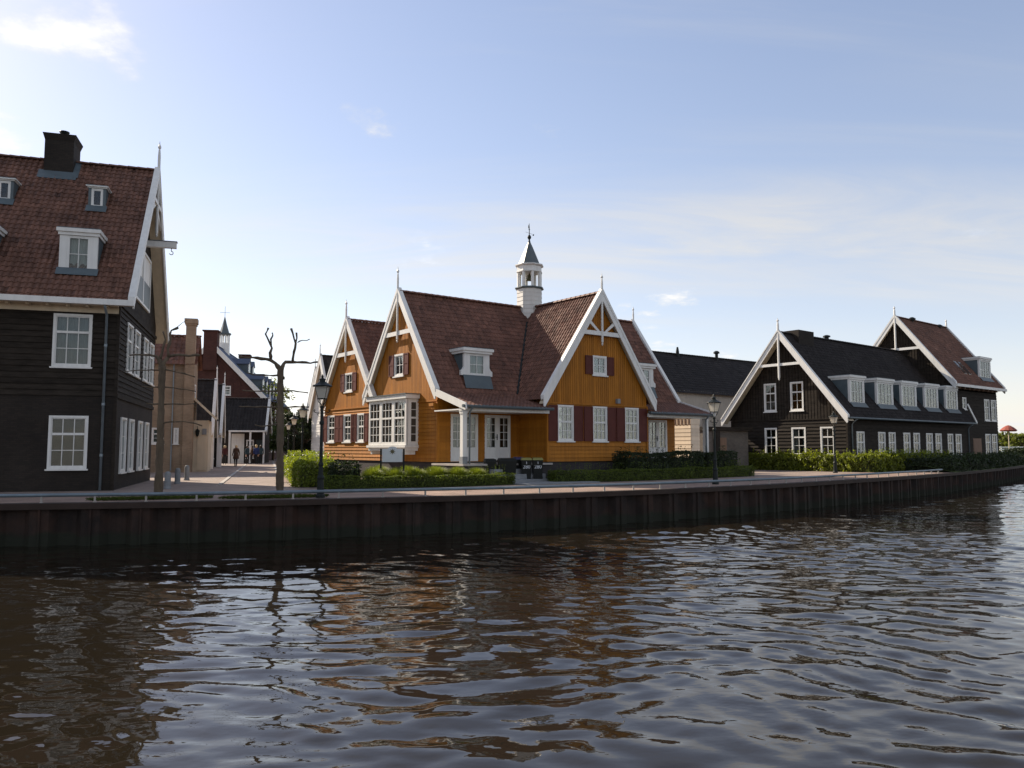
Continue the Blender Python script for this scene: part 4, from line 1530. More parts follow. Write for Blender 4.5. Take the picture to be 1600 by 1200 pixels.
for u0, u1 in ((1.0, 2.72), (4.25, 6.36), (7.47, 9.58), (10.78, 12.80), (14.0, 15.92)):
    d = dormer(RH, 0.32, u0, u1, 4.12, 5.82, SL3, ZEE + 0.04, VEE, 4, 2, fw=0.12, roofth=0.26, hang=0.04, curtain='sides')
mb = MB()
mb.box(0.75, 2.5, 3.35, 4.45, 7.6, 8.84)
RH.put(mb, 'chimney', M['brown_brick'])
mb = MB()
mb.lathe(5.2, 4.0, [(0.14, 8.4), (0.14, 8.8), (0.24, 8.82), (0.24, 8.9), (0.1, 8.96)], 10)
RH.put(mb, 'roof_vent', M['iron'])

TH_ = House('tall_black_house', 'tall black house with red brown roof joined to the end of the dormer row', 'house', tuple(RH.w(15.45, 0.5, 1.5)[:2]) + (0,), 39, RS)
w_ = 8.0
L4, F4, R4 = Pl('L', 0.0), Pl('F', 0.0), Pl('R', w_)
VR4, ZR4, ZE4, VE4 = 3.58, 11.2, 5.95, -0.5
SL4 = (ZR4 - ZE4) / (VR4 - VE4)
s4 = [(1.71, 2.36, 4.27, 5.14), (1.75, 2.31, 1.64, 2.51), (5.57, 6.53, 3.54, 5.15), (6.83, 7.76, 3.54, 5.15), (5.50, 6.46, 0.85, 2.55), (6.70, 7.68, 0.85, 2.55)]
dr4 = (3.27, 4.76, 0.1, 2.2)
mb = MB()
hboards(mb, F4, 0, w_, 0.2, 5.62, 0.205, 0.035, s4 + [dr4])
TH_.put(mb, 'side_weatherboarding', M['black'], kind='stuff')
mb = MB()
hboards(mb, L4, 0, 7.3, 3.0, 6.0, 0.205, 0.035)
vboards(mb, L4, 0, 7.3, 6.0, lambda v: ZR4 - 0.28 - SL4 * abs(v - VR4), 0.20, 0.03, 0.05)
hboards(mb, R4, 0, 7.3, 0.2, 6.0, 0.205, 0.035)
vboards(mb, R4, 0, 7.3, 6.0, lambda v: ZR4 - 0.28 - SL4 * abs(v - VR4), 0.20, 0.03, 0.05)
TH_.put(mb, 'gable_weatherboarding', M['black'], kind='stuff')
TH_.boxes('back_wall', M['darkplinth'], [(0, w_, 7.27, 7.3, 0.21, 6.0)])
TH_.boxes('base', M['darkplinth'], [(0.02, w_ - 0.02, 0.02, 7.2, 0, 0.2)])
for i, q in enumerate(s4):
    window(TH_, F4, *q, 1 if i < 2 else 2, 2 if i < 2 else 3, None if i < 2 else 0.36, cas=0.075, curtain=['net', 'none', 'net', 'sides', 'half', 'left'][i])
mb = MB()
F4.box(mb, *dr4, -0.05, 0.03)
sd_ = TH_.put(mb, 'side_door', M['wood'])
for k in range(5):
    a = dr4[0] + 0.1 + k * 0.25
    mb = MB()
    F4.box(mb, a, a + 0.235, 0.15, 2.1, 0.03, 0.045)
    TH_.put(mb, 'door_plank', M['wood'], sd_)
r4 = tiles(TH_, 'roof', M['browntile'], (-0.45, VE4, ZE4 + 0.04), (w_ + 0.9, 0, 0), (0, VR4 - VE4, SL4 * (VR4 - VE4)))
tiles(TH_, 'rear_roof', M['browntile'], (w_ + 0.45, 2 * VR4 - VE4, ZE4 + 0.04), (-w_ - 0.9, 0, 0), (0, -(VR4 - VE4), SL4 * (VR4 - VE4)))
ridge_tiles(TH_, -0.4, w_ + 0.4, VR4, ZR4 + 0.05, M['browntile'], parent=r4)
rake(TH_, L4, VR4, VR4 - VE4, ZE4, ZR4, 0.46, 0.27, lift=0.08)
rake(TH_, R4, VR4, VR4 - VE4, ZE4, ZR4, 0.46, 0.27, lift=0.08)
mb = MB()
L4.box(mb, VR4 - 1.75, VR4 + 1.75, 8.68, 8.86, 0.38, 0.43)
TH_.put(mb, 'collar_beam', M['white'])
finial(TH_, -0.42, VR4, ZR4 - 0.05, 12.05, 0.07, drop=3.0)
finial(TH_, w_ + 0.42, VR4, ZR4 - 0.05, 11.95, 0.07, drop=1.0)
mb = MB()
mb.box(-0.4, w_ + 0.45, VE4 - 0.12, VE4 + 0.02, ZE4 - 0.14, ZE4 + 0.05)
TH_.put(mb, 'gutter', M['white'])
mb = MB()
mb.box(0, w_ + 0.1, VE4 + 0.03, 0.0, ZE4 - 0.12, ZE4 - 0.08)
TH_.put(mb, 'eaves_soffit', M['cream'])
for k in range(9):
    mb = MB()
    mb.box(0.4 + k * 0.82, 0.52 + k * 0.82, VE4 + 0.06, -0.04, ZE4 - 0.26, ZE4 - 0.122)
    TH_.put(mb, 'eave_bracket', M['wood'])
dormer(TH_, 0.10, 5.30, 7.40, 6.70, 8.35, SL4, ZE4 + 0.04, VE4, 4, 2, fw=0.12, roofth=0.24, hang=0.04, curtain='sides')
for u in (2.9, 3.65):
    mb = MB()
    z = lambda v: ZE4 + 0.04 + (v - VE4) * SL4 + 0.07
    mb.prism([(u, 0.2, z(.2)), (u + 0.5, 0.2, z(.2)), (u + 0.5, 0.95, z(.95)), (u, 0.95, z(.95))], [(u, 0.2, z(.2) - .06), (u + 0.5, 0.2, z(.2) - .06), (u + 0.5, 0.95, z(.95) - .06), (u, 0.95, z(.95) - .06)])
    TH_.put(mb, 'skylight', M['glassdim'])
for u, h in ((2.2, 11.45), (6.9, 11.35)):
    mb = MB()
    mb.lathe(u, 3.5, [(0.10, 10.7), (0.10, h - 0.25), (0.26, h - 0.22), (0.26, h - 0.1), (0.1, h)], 10)
    TH_.put(mb, 'roof_vent', M['iron'])


# ------------------------------------------------------------ houses further off
def cottage(name, label, loc, deg, w, d, ze, zr, axis, wall, roof, over=0.28, barge='white', wins=(), bw=0.2, board=None, cw=0.30, rh=0.40, fin=True, cat='house'):
    H = House(name, label, cat, (loc[0], loc[1], 0), deg)
    F_, B_, L_, R_ = Pl('F', 0.0), Pl('B', d), Pl('L', 0.0), Pl('R', w)
    holes = {k: [q[1:] for q in wins if q[0] == k] for k in 'FLRB'}
    mb = MB()
    if board:
        hboards(mb, F_, 0, w, 0, ze, board, 0.03, holes['F'])
        hboards(mb, L_, 0, d, 0, ze, board, 0.03, holes['L'])
        hboards(mb, R_, 0, d, 0, ze, board, 0.03, holes['R'])
    else:
        plain(mb, F_, 0, w, 0, ze, 0, holes['F'])
        plain(mb, L_, 0, d, 0, ze, 0, holes['L'])
        plain(mb, R_, 0, d, 0, ze, 0, holes['R'])
    plain(mb, B_, 0, w, 0, ze, 0)
    c = (w if axis == 'v' else d) / 2
    sl = (zr - ze) / c
    tp = lambda a: zr - 0.12 - sl * abs(a - c)
    for pl_, ln in ((F_, w), (B_, w)) if axis == 'v' else ((L_, d), (R_, d)):
        vboards(mb, pl_, 0, ln, ze, tp, 0.4, 0.02, 0.02, holes[pl_.k])
    H.put(mb, 'walls', M[wall], kind='stuff')
    e = 0.3
    if axis == 'u':
        r1 = tiles(H, 'roof', M[roof], (-over, -e, ze - e * sl), (w + 2 * over, 0, 0), (0, c + e, (c + e) * sl), cw=cw, rh=rh)
        tiles(H, 'rear_roof', M[roof], (w + over, d + e, ze - e * sl), (-w - 2 * over, 0, 0), (0, -c - e, (c + e) * sl), cw=cw, rh=rh)
        ridge_tiles(H, -over, w + over, c, zr + 0.03, M[roof], parent=r1)
    else:
        r1 = tiles(H, 'roof', M[roof], (w + e, -over, ze - e * sl), (0, d + 2 * over, 0), (-c - e, 0, (c + e) * sl), cw=cw, rh=rh)
        tiles(H, 'rear_roof', M[roof], (-e, d + over, ze - e * sl), (0, -d - 2 * over, 0), (c + e, 0, (c + e) * sl), cw=cw, rh=rh)
        ridge_tiles(H, -over, d + over, c, zr + 0.03, M[roof], axis='v', parent=r1)
    if barge:
        for pl_ in ((L_, R_) if axis == 'u' else (F_, B_)):
            rake(H, pl_, c, c + e, ze - e * sl, zr, over + 0.04, bw, mat=barge)
        if fin:
            for q in ((-over, c), (w + over, c)) if axis == 'u' else ((c, -over), (c, d + over)):
                finial(H, q[0], q[1], zr - 0.05, zr + 1.15, 0.05)
    for q in wins:
        window(H, {'F': F_, 'L': L_, 'R': R_, 'B': B_}[q[0]], *q[1:], 2, 3, 0.35, cas=0.09, curtain=random.choice(['net', 'half', 'none']))
    H.d = (w, d, ze, zr, sl, c)
    return H


def at(px, Y):
    return (px - 800) / 1244.4 * Y


b17 = lambda u, v: (-14.14 + u * math.cos(R(17)) - v * math.sin(R(17)), 28.37 + u * math.sin(R(17)) + v * math.cos(R(17)))
# tan brick house behind the black one
TB = cottage('tan_brick_house', 'tan brick house with red tiles and a tall corner chimney stack behind the black house', b17(-7.4, 22.4), 17, 8.0, 3.6, 7.0, 8.75, 'u', 'tan', 'redtile',
             wins=[('F', 5.75, 6.45, 1.75, 2.75), ('F', 7.0, 7.3, 1.75, 2.75), ('R', 1.2, 2.2, 4.2, 5.6)], barge=None, fin=False)
mb = MB()
mb.box(7.55, 8.12, -0.28, 0.35, 0, 9.2)
st = TB.put(mb, 'chimney_stack', M['tan'])
TB.boxes('stack_head', M['tan'], [(7.50, 8.17, -0.33, 0.40, 9.2, 9.32), (7.45, 8.22, -0.38, 0.45, 9.32, 9.62)], st)
mb = MB()
mb.tube([(6.9, -0.06, 6.8), (6.9, -0.06, 0.1)], 0.04, 8)
TB.put(mb, 'downpipe', M['zinc'])
mb = MB()
mb.box(8.02, 9.0, 0.6, 3.4, 0, 3.25)
TB.put(mb, 'annex_wall', M['cream'])
mb = MB()
mb.prism([(8.0, 0.1, 4.75), (9.45, 0.1, 3.35), (9.45, 0.1, 3.25), (8.0, 0.1, 4.65)], [(8.0, 3.6, 4.75), (9.45, 3.6, 3.35), (9.45, 3.6, 3.25), (8.0, 3.6, 4.65)])
TB.put(mb, 'annex_roof', M['darktile'])
mb = MB()
mb.prism([(8.0, 0.04, 4.82), (9.5, 0.04, 3.40), (9.5, 0.04, 3.22), (8.0, 0.04, 4.64)], [(8.0, 0.09, 4.82), (9.5, 0.09, 3.40), (9.5, 0.09, 3.22), (8.0, 0.09, 4.64)])
TB.put(mb, 'verge_board', M['cream'])
mb = MB()
mb.box(8.35, 8.9, 0.55, 0.598, 0.1, 2.2)
TB.put(mb, 'annex_door', M['cream'])
mb = MB()
mb.box(8.62, 8.88, 0.52, 0.548, 2.35, 2.72)
TB.put(mb, 'sign_plate', M['stone'])
mb = MB()
mb.lathe(8.35, 0.42, [(0.02, 2.2), (0.09, 2.3), (0.13, 2.55), (0.16, 2.57), (0.02, 2.72)], 6)
mb.tube([(8.35, 0.42, 2.72), (8.35, 0.45, 2.86), (8.35, 0.6, 2.86)], 0.015, 6)
TB.put(mb, 'wall_lantern', M['iron'], kind='stuff')

# two narrow gabled cottages along the street
for k, (v0, ze, zr, nm) in enumerate(((30.4, 2.9, 6.6, 'nearer'), (36.6, 3.0, 6.7, 'farther'))):
    C_ = cottage('white_gabled_cottage', f'{nm} of two small dark roofed cottages with tall white gable boards', b17(-6.4, v0), 17, 7.6 + 0.25 * k, 5.0, ze, zr, 'u', 'brown_brick' if k else 'whiteboard', 'darktile',
                 wins=[('R', 1.0, 1.9, 0.7, 2.3), ('R', 3.1, 4.0, 0.7, 2.3)], bw=0.42, over=0.22)
    C_.root['group'] = 'small cottages along the street'
    mb = MB()
    mb.box(7.5 + 0.25 * k, 7.62 + 0.25 * k + 0.25, -0.15, 0.10, 0, ze - 0.35)
    C_.put(mb, 'white_post', M['white'])
# low house with a veranda
VC = cottage('veranda_house', 'low dark roofed house with a white columned veranda across its front', (at(346, 78), 78), 12, 4.1, 5.4, 3.5, 6.5, 'u', 'brown_brick', 'darktile', wins=[('F', 2.4, 3.1, 0.5, 2.3)], bw=0.3, over=0.2)
mb = MB()
mb.box(1.0, 2.2, -0.06, -0.02, 0, 2.9)
VC.put(mb, 'white_panelling', M['whiteboard'])
mb = MB()
mb.box(3.3, 3.95, -0.05, -0.015, 0, 2.3)
VC.put(mb, 'door', M['greenshut'])
mb = MB()
mb.box(0.9, 4.3, -1.5, -0.35, 3.05, 3.20)
VC.put(mb, 'veranda_roof', M['white'])
for u in (1.0, 2.9, 4.15):
    mb = MB()
    mb.box(u - 0.09, u + 0.09, -1.4, -1.22, 0, 3.04)
    VC.put(mb, 'veranda_column', M['white'])
# big brown brick house with blue slates
BX, BY = at(327, 92), 92
w2 = 12.4
BB = cottage('brown_slate_house', 'large dark brown brick house with blue slate roof, dormers and a bell cote', (BX - w2 / 2 * math.cos(R(10)), BY - w2 / 2 * math.sin(R(10))), 10, w2, 26, 7.45, 13.8, 'v', 'redbrown', 'slate',
             wins=[('F', 7.6, 8.5, 7.6, 8.7)] + [('R', 3 + 3.2 * i, 4 + 3.2 * i, 4.3, 6.4) for i in range(7)] + [('R', 3 + 3.2 * i, 4 + 3.2 * i, 1.0, 3.0) for i in range(7)], bw=0.45, over=0.35, fin=False)
sl5 = BB.d[4]
for q, q2 in (((5.4, 6.9, -0.42, 0.9, 10.5, 15.0), (5.25, 7.05, -0.57, 1.05, 15.0, 15.15)), ((6.6, 8.0, 17.0, 18.4, 11.5, 14.2), (6.5, 8.1, 16.9, 18.5, 14.2, 14.35))):
    cm = BB.put(MB().box(*q), 'chimney', M['redbrown'])
    BB.boxes('chimney_cap', M['redbrown'], [q2], cm)
mb = MB()
mb.lathe(6.2, 8.0, [(0.70, 12.6), (0.70, 14.7)], 8, R(22.5))
bc = BB.put(mb, 'bell_cote', M['white'])
for k in range(8):
    a = R(22.5 + 45 * k)
    mb = MB()
    mb.lathe(6.2 + 0.60 * math.cos(a), 8.0 + 0.60 * math.sin(a), [(0.09, 14.7), (0.09, 15.7)], 4, a)
    BB.put(mb, 'cote_post', M['white'], bc)
mb = MB()
mb.lathe(6.2, 8.0, [(0.72, 15.7), (0.85, 15.85), (0.85, 15.95), (0.62, 15.97), (0.30, 17.0), (0.03, 18.1), (0.02, 19.4)], 8, R(22.5))
BB.put(mb, 'cote_spire', M['greyslate'], bc)
mb = MB()
mb.tube([(5.6, 8, 18.6), (6.8, 8, 18.6)], 0.02, 5)
BB.put(mb, 'cote_vane', M['iron'], bc)
for (vv, zz) in ((6.0, 10.6), (9.5, 10.6), (3.5, 8.5), (7.0, 8.5), (10.5, 8.5), (14.0, 8.5), (17.5, 8.5)):
    xr = w2 - (zz - 7.45) / sl5
    mb = MB()
    mb.prism([(xr + 0.25, vv - 0.6, zz), (xr + 0.25, vv + 0.6, zz), (xr + 0.25, vv + 0.6, zz + 1.35), (xr + 0.25, vv, zz + 1.9), (xr + 0.25, vv - 0.6, zz + 1.35)],
             [(xr + 0.32, vv - 0.6, zz), (xr + 0.32, vv + 0.6, zz), (xr + 0.32, vv + 0.6, zz + 1.35), (xr + 0.32, vv, zz + 1.9), (xr + 0.32, vv - 0.6, zz + 1.35)])
    dd = BB.put(mb, 'dormer', M['white'])
    mb = MB()
    mb.box(xr - 2.2, xr + 0.249, vv - 0.57, vv + 0.57, zz - 0.4, zz + 1.34)
    BB.put(mb, 'cheek', M['lead'], dd)
    mb = MB()
    for sd in (-1, 1):
        mb.prism([(xr - 2.4, vv, zz + 1.98), (xr - 2.4, vv + sd * 0.75, zz + 1.3), (xr - 2.4, vv + sd * 0.75, zz + 1.2), (xr - 2.4, vv, zz + 1.88)],
                 [(xr + 0.42, vv, zz + 1.98), (xr + 0.42, vv + sd * 0.75, zz + 1.3), (xr + 0.42, vv + sd * 0.75, zz + 1.2), (xr + 0.42, vv, zz + 1.88)])
    BB.put(mb, 'dormer_roof', M['slate'], dd, kind='stuff')
    mb = MB()
    mb.box(xr + 0.321, xr + 0.33, vv - 0.35, vv + 0.35, zz + 0.2, zz + 1.2)
    BB.put(mb, 'pane', M['glassdim'], dd)

# white boarded houses behind the ochre house
for k, (px_, Y_, zr, ze, nm) in enumerate(((503, 74, 10.1, 5.2, 'taller'), (495, 88, 10.3, 5.4, 'farther'))):
    vx, vy = -math.sin(R(37)), math.cos(R(37))
    hw = 2.3
    p = (at(px_, Y_) - vx * hw, Y_ - vy * hw)
    cottage('white_boarded_house', f'{nm} white boarded house with dark roof behind the ochre house', p, 37, 9.0, 2 * hw, ze, zr, 'u', 'whiteboard', 'darktile', board=0.25, over=0.3, bw=0.35,
            wins=[('L', 0.8, 1.6, 1.2, 2.8)] if k == 0 else [])
# long cream building between the ochre and black houses
cu, cv = np.array([math.cos(R(37)), math.sin(R(37))]), np.array([-math.sin(R(37)), math.cos(R(37))])
p = np.array([at(1090, 75), 75.0]) - cu * 15.5 - cv * 5.0
CB = cottage('cream_long_house', 'long cream walled building with plain dark roof between the two larger houses', tuple(p), 37, 30, 10.0, 6.3, 10.15, 'u', 'offwhite', 'darktile', barge=None, fin=False,
             wins=[('F', 19.5, 20.4, 4.9, 5.9)])
for u, z in ((12.6, 10.8), (18.2, 10.85)):
    mb = MB()
    mb.lathe(u, 4.8, [(0.15, 9.6), (0.15, z - 0.3), (0.29, z - 0.26), (0.29, z - 0.1), (0.12, z)] if u > 14 else [(0.19, 9.6), (0.15, 10.4), (0.08, z)], 8)
    CB.put(mb, 'roof_vent', M['iron'])
mb = MB()
CBF = Pl('F', 0.0)
CBF.prism(mb, [(16.6, 6.5), (16.85, 6.5), (18.6, 4.6), (18.4, 4.5)], 0.5, 0.62)
CB.put(mb, 'verge_board', M['white'])
# cream garden store and brick garage
p = np.array([at(1079, 49), 49.0])
GS = House('garden_store', 'small sunlit cream boarded garden store beside the ochre house', 'shed', (p[0], p[1], 0), 37)
mb = MB()
hboards(mb, Pl('L', 0.0), 0, 3.2, 0, 2.95, 0.24, 0.02)
hboards(mb, Pl('F', 0.0), 0, 0.8, 0, 2.95, 0.24, 0.02)
mb.face([(0.8, 0, 0), (0.8, 3.2, 0), (0.8, 3.2, 2.95), (0.8, 0, 2.95)])
GS.put(mb, 'boarding', M['creamboard'], kind='stuff')
mb = MB()
mb.box(-0.06, 0.86, -0.06, 3.26, 3.33, 3.42)
GS.put(mb, 'flat_roof', M['white'])
mb = MB()
mb.box(-0.03, 0.83, -0.03, 3.23, 2.951, 3.33)
GS.put(mb, 'frieze', M['creamboard'])
for k in range(11):
    mb = MB()
    mb.box(-0.06, -0.031, 0.1 + k * 0.28, 0.2 + k * 0.28, 2.98, 3.30)
    GS.put(mb, 'frieze_slat', M['wood'])
p = np.array([at(1098, 53), 53.0])
GG = House('brick_garage', 'low dull brick garage with dark fascia between cream store and black house', 'garage', (p[0], p[1], 0), 33)
mb = MB()
mb.box(0, 4.4, 0, 3.5, 0, 2.65)
GG.put(mb, 'brick_wall', M['plinth'])
mb = MB()
mb.box(-0.1, 4.6, -0.25, 3.7, 2.66, 2.92)
GG.put(mb, 'fascia', M['black'])
mb = MB()
mb.box(1.35, 2.2, -0.04, -0.002, 0, 2.2)
GG.put(mb, 'gate', M['wood'])
mb = MB()
mb.box(0.95, 1.30, -0.3, -0.01, 0, 2.62)
GG.put(mb, 'dark_pier', M['brown_brick'])


# ------------------------------------------------------------ lamp posts
def copy_tree(o, parent=None):
    c = o.copy()
    COL.objects.link(c)
    c.parent = parent
    for ch_ in o.children:
        copy_tree(ch_, c)
    return c


def lamp_proto():
    r = empty('street_lamp')
    mb = MB()
    mb.lathe(0, 0, [(0.14, 0), (0.14, 0.08), (0.11, 0.12), (0.095, 0.55), (0.115, 0.58), (0.115, 0.62), (0.075, 0.68), (0.065, 0.95), (0.078, 0.98), (0.078, 1.02), (0.056, 1.06)], 12)
    mkobj('base', mb.v, mb.f, M['iron'], r)
    mb = MB()
    mb.lathe(0, 0, [(0.054, 1.06), (0.046, 2.2), (0.075, 2.22), (0.075, 2.28), (0.050, 2.32), (0.044, 2.70), (0.07, 2.72), (0.07, 2.77)], 12)
    mkobj('post', mb.v, mb.f, M['iron'], r, smooth=False)
    mb = MB()
    for sd in (-1, 1):
        pts = [(0, 0, 2.56), (sd * 0.16, 0, 2.56), (sd * 0.21, 0, 2.575), (sd * 0.245, 0, 2.62), (sd * 0.225, 0, 2.655), (sd * 0.195, 0, 2.64)]
        mb.tube(pts, 0.014, 6)
        mb.tube([(sd * 0.10, 0, 2.56), (sd * 0.13, 0, 2.50), (sd * 0.10, 0, 2.47)], 0.011, 6)
    mkobj('ladder_bar', mb.v, mb.f, M['iron'], r, kind='stuff')
    for k in range(4):
        a = R(45 + 90 * k)
        mb = MB()
        mb.tube([(0.03 * math.cos(a), 0.03 * math.sin(a), 2.74), (0.06 * math.cos(a), 0.06 * math.sin(a), 2.83), (0.13 * math.cos(a), 0.13 * math.sin(a), 2.90), (0.155 * math.cos(a), 0.155 * math.sin(a), 2.985)], 0.012, 6)
        mkobj('bracket', mb.v, mb.f, M['iron'], r)
    rb, rt, zb, zt = 0.155, 0.265, 3.0, 3.36
    gl = None
    for k in range(4):
        a, b = R(45 + 90 * k), R(135 + 90 * k)
        mb = MB()
        f = 0.985
        q = [(rb * f * math.cos(a), rb * f * math.sin(a), zb), (rb * f * math.cos(b), rb * f * math.sin(b), zb), (rt * f * math.cos(b), rt * f * math.sin(b), zt), (rt * f * math.cos(a), rt * f * math.sin(a), zt)]
        g_ = 0.97
        mb.prism(q, [(x * g_, y * g_, z) for x, y, z in q])
        mkobj('lantern_pane', mb.v, mb.f, M['lantern'], r)
        mb = MB()
        mb.tube([(rb * math.cos(a), rb * math.sin(a), zb), (rt * math.cos(a), rt * math.sin(a), zt)], 0.009, 5)
        mkobj('lantern_bar', mb.v, mb.f, M['iron'], r)
    mb = MB()
    mb.lathe(0, 0, [(0.17, 2.975), (0.175, 2.985), (0.175, 3.0), (0.165, 3.003)], 4, R(45))
    mkobj('lantern_ring', mb.v, mb.f, M['iron'], r)
    mb = MB()
    mb.lathe(0, 0, [(0.30, 3.362), (0.31, 3.375), (0.30, 3.39), (0.235, 3.42), (0.16, 3.47), (0.09, 3.51), (0.085, 3.56), (0.105, 3.57), (0.10, 3.59), (0.05, 3.61), (0.03, 3.64), (0.04, 3.66), (0.008, 3.74)], 12)
    mkobj('cap', mb.v, mb.f, M['iron'], r, smooth=False)
    return r


lp0 = lamp_proto()
lamps = [((-5.78, 24.21), 'black street lamp nearest the water beside the ochre house'), ((-10.42, 39.67), 'black street lamp next behind the nearest one along the street'), ((-14.1, 51.6), 'third black street lamp in the row down the street'),
         ((-18.5, 66.0), 'farthest black street lamp in the row down the street'), ((8.4, 33.1), 'black street lamp before the dark hedge, right of the ochre gable'), ((19.5, 48.3), 'black street lamp standing before the black dormer house')]
for i, ((x, y), lab) in enumerate(lamps):
    o = lp0 if i == 0 else copy_tree(lp0)
    o.location = (x, y, 0.004)
    o.rotation_euler = (0, 0, R([0, 10, 12, 15, 35, 39][i]))
    tag(o, lab, 'street lamp', 'street lamps')

# ------------------------------------------------------------ pollarded trees, traced limb by limb
CT, ST = math.cos(R(4.594)), math.sin(R(4.594))


def pollard(label, x, y, px0, limbs):
    r = empty('pollarded_tree', (x, y, 0))
    tag(r, label, 'tree', 'pollarded trees on the quay')
    k = y / 1244.4 * 1.003
    for nm, pts in limbs:
        P_ = []
        rad = []
        for j, (a, b, w) in enumerate(pts):
            ax, bz = (a - 800) / 1244.4, (600 - b) / 1244.4
            ry, rz_ = CT - bz * ST, ST + bz * CT
            dx = ax / ry * y - x
            P_.append(Vector((dx, 0.30 * dx + (random.uniform(-0.05, 0.05) if nm != 'trunk' else 0), max(0.0, 1.5 + rz_ / ry * y))))
            rad.append(w * k / 2)
        # resample with a little wander and knuckles
        Q, q = [], []
        for j in range(len(P_) - 1):
            n = max(1, int((P_[j + 1] - P_[j]).length / 0.10))
            for i in range(n):
                t_ = i / n
                Q.append(P_[j].lerp(P_[j + 1], t_) + Vector((random.uniform(-1, 1), random.uniform(-1, 1), random.uniform(-1, 1))) * 0.008)
                q.append((rad[j] * (1 - t_) + rad[j + 1] * t_) * (random.uniform(0.86, 1.14) if nm == 'trunk' else random.choice([0.82, 0.9, 1.0, 1.05, 1.3])))
        Q.append(P_[-1])
        q.append(rad[-1] * 1.25)
        if nm == 'trunk':
            q[0] *= 1.35
            if len(q) > 1:
                q[1] *= 1.12
        mb = MB()
        mb.tube(Q, q, 9)
        mkobj(nm, mb.v, mb.f, M['bark'], r, smooth=True)
    return r


pollard('pollarded tree with two raised forked limbs at the street corner by the water', -7.09, 24.5, 437, [
    ('trunk', [(437, 777, 12.5), (437.5, 720, 11), (438, 660, 10), (438.5, 600, 9.5), (438.5, 574, 9.5)]),
    ('limb', [(437.5, 577, 6.5), (431, 568, 6), (424.5, 563, 5.5), (412, 561.5, 4.2), (400, 560.5, 3.5), (388, 560.8, 3), (379, 559, 3.4)]),
    ('limb', [(440, 577, 6.5), (443, 568, 6), (446, 565.5, 5.5), (456, 565, 5), (470, 565.3, 3.4), (482, 566, 2.8), (493, 564, 2.6)]),
    ('upright', [(425, 563, 4.5), (424.6, 552, 4.5), (426, 544, 3.8), (424, 538, 3.0), (420, 530, 2.5), (418, 523, 2.6), (419, 518, 2.2), (421.5, 514, 2.8)]),
    ('twig', [(424.8, 541, 2.6), (425.2, 531, 2.3), (428, 525, 2.2), (428, 522, 2.0), (426.8, 521, 2.0)]),
    ('upright', [(456, 565, 4.5), (457.5, 554, 4.2), (460, 544, 3.8), (461, 536, 3.6), (458, 528, 3.2), (457, 520, 2.8), (453.5, 513, 3.2)]),
    ('twig', [(461.2, 536, 2.8), (462.5, 527, 2.4), (462, 519, 2.6)]),
    ('twig', [(463, 534.5, 1.8), (467, 532, 1.6), (471, 530.5, 1.6), (476, 531, 1.4), (481, 528.3, 1.2)]),
    ('side_branch', [(436, 587, 3), (428, 587.5, 2.2), (412, 586.8, 2.0), (400, 587, 2.0), (391, 583.5, 1.6)]),
    ('side_branch', [(436, 612, 2.8), (420, 611.5, 2.2), (400, 612, 2.0), (384, 611, 1.7)]),
    ('side_branch', [(440, 612.5, 3), (448, 610.5, 2.4), (457, 610.3, 2.2), (466, 611.8, 2.0), (478, 613, 1.6)]),
    ('side_branch', [(436, 636.5, 2.8), (418, 636.2, 2.2), (398, 636.5, 2.0), (379, 636, 1.6)]),
    ('side_branch', [(440, 637, 3), (450, 636, 2.3), (460, 635, 2.2), (470, 635.5, 2.0), (480, 635.5, 1.8)]),
    ('side_branch', [(436, 662, 2.8), (425, 664.5, 2.4), (412, 666.5, 2.0), (402, 664, 1.6)]),
    ('knot', [(441, 588, 4), (444.5, 590, 3), (444, 593, 2)]),
])
pollard('pollarded tree with level arms in front of the tall black house', -10.58, 24.05, 248, [
    ('trunk', [(247.5, 779, 13), (249, 730, 11.5), (251, 680, 10.5), (252.5, 620, 10), (254, 572, 10)]),
    ('limb', [(253.5, 576, 7), (257, 565, 6.5), (262, 556.5, 5), (276, 554, 4.2), (290, 554.5, 3.8), (300, 552.8, 4.2), (306.5, 553.5, 3)]),
    ('limb', [(254, 576, 6.5), (250, 565, 6), (246, 557, 4.6), (236, 555, 3.0), (222, 555.5, 2.4), (209, 556.5, 2)]),
    ('upright', [(262.5, 557, 4.5), (262, 545, 4.2), (264.5, 531, 4.2), (264.5, 522, 3.6), (267, 516, 3.0), (273, 512.5, 4.2), (275.5, 511.5, 3)]),
    ('twig', [(274, 512, 0.9), (282, 503, 0.7), (290, 498.5, 0.6)]),
    ('upright', [(250, 563, 4), (254.5, 545, 3.8), (258, 530, 3.2), (256.5, 522, 2.6), (254.5, 518.5, 2.4)]),
    ('side_branch', [(251, 579, 2.6), (238, 578.5, 2.0), (222, 579.5, 1.8), (203, 582, 1.4)]),
    ('side_branch', [(255, 577, 2.8), (268, 579, 2.2), (284, 583, 2.0), (300, 588, 1.6)]),
    ('side_branch', [(254, 604.5, 2.4), (270, 606, 2.0), (286, 608, 1.8), (300, 610.5, 1.4)]),
    ('side_branch', [(251, 605, 2.2), (240, 605.5, 1.8), (226, 604.5, 1.4)]),
    ('side_branch', [(254, 631.5, 2.6), (266, 630.5, 2.1), (284, 631, 1.9), (300, 629.5, 1.5)]),
    ('side_branch', [(250, 631, 2.2), (240, 631.5, 1.8), (231, 630.5, 1.4)]),
    ('side_branch', [(253, 661.5, 2.6), (266, 659, 2.1), (282, 658.5, 1.9), (298, 661, 1.8), (309, 665, 1.6)]),
])


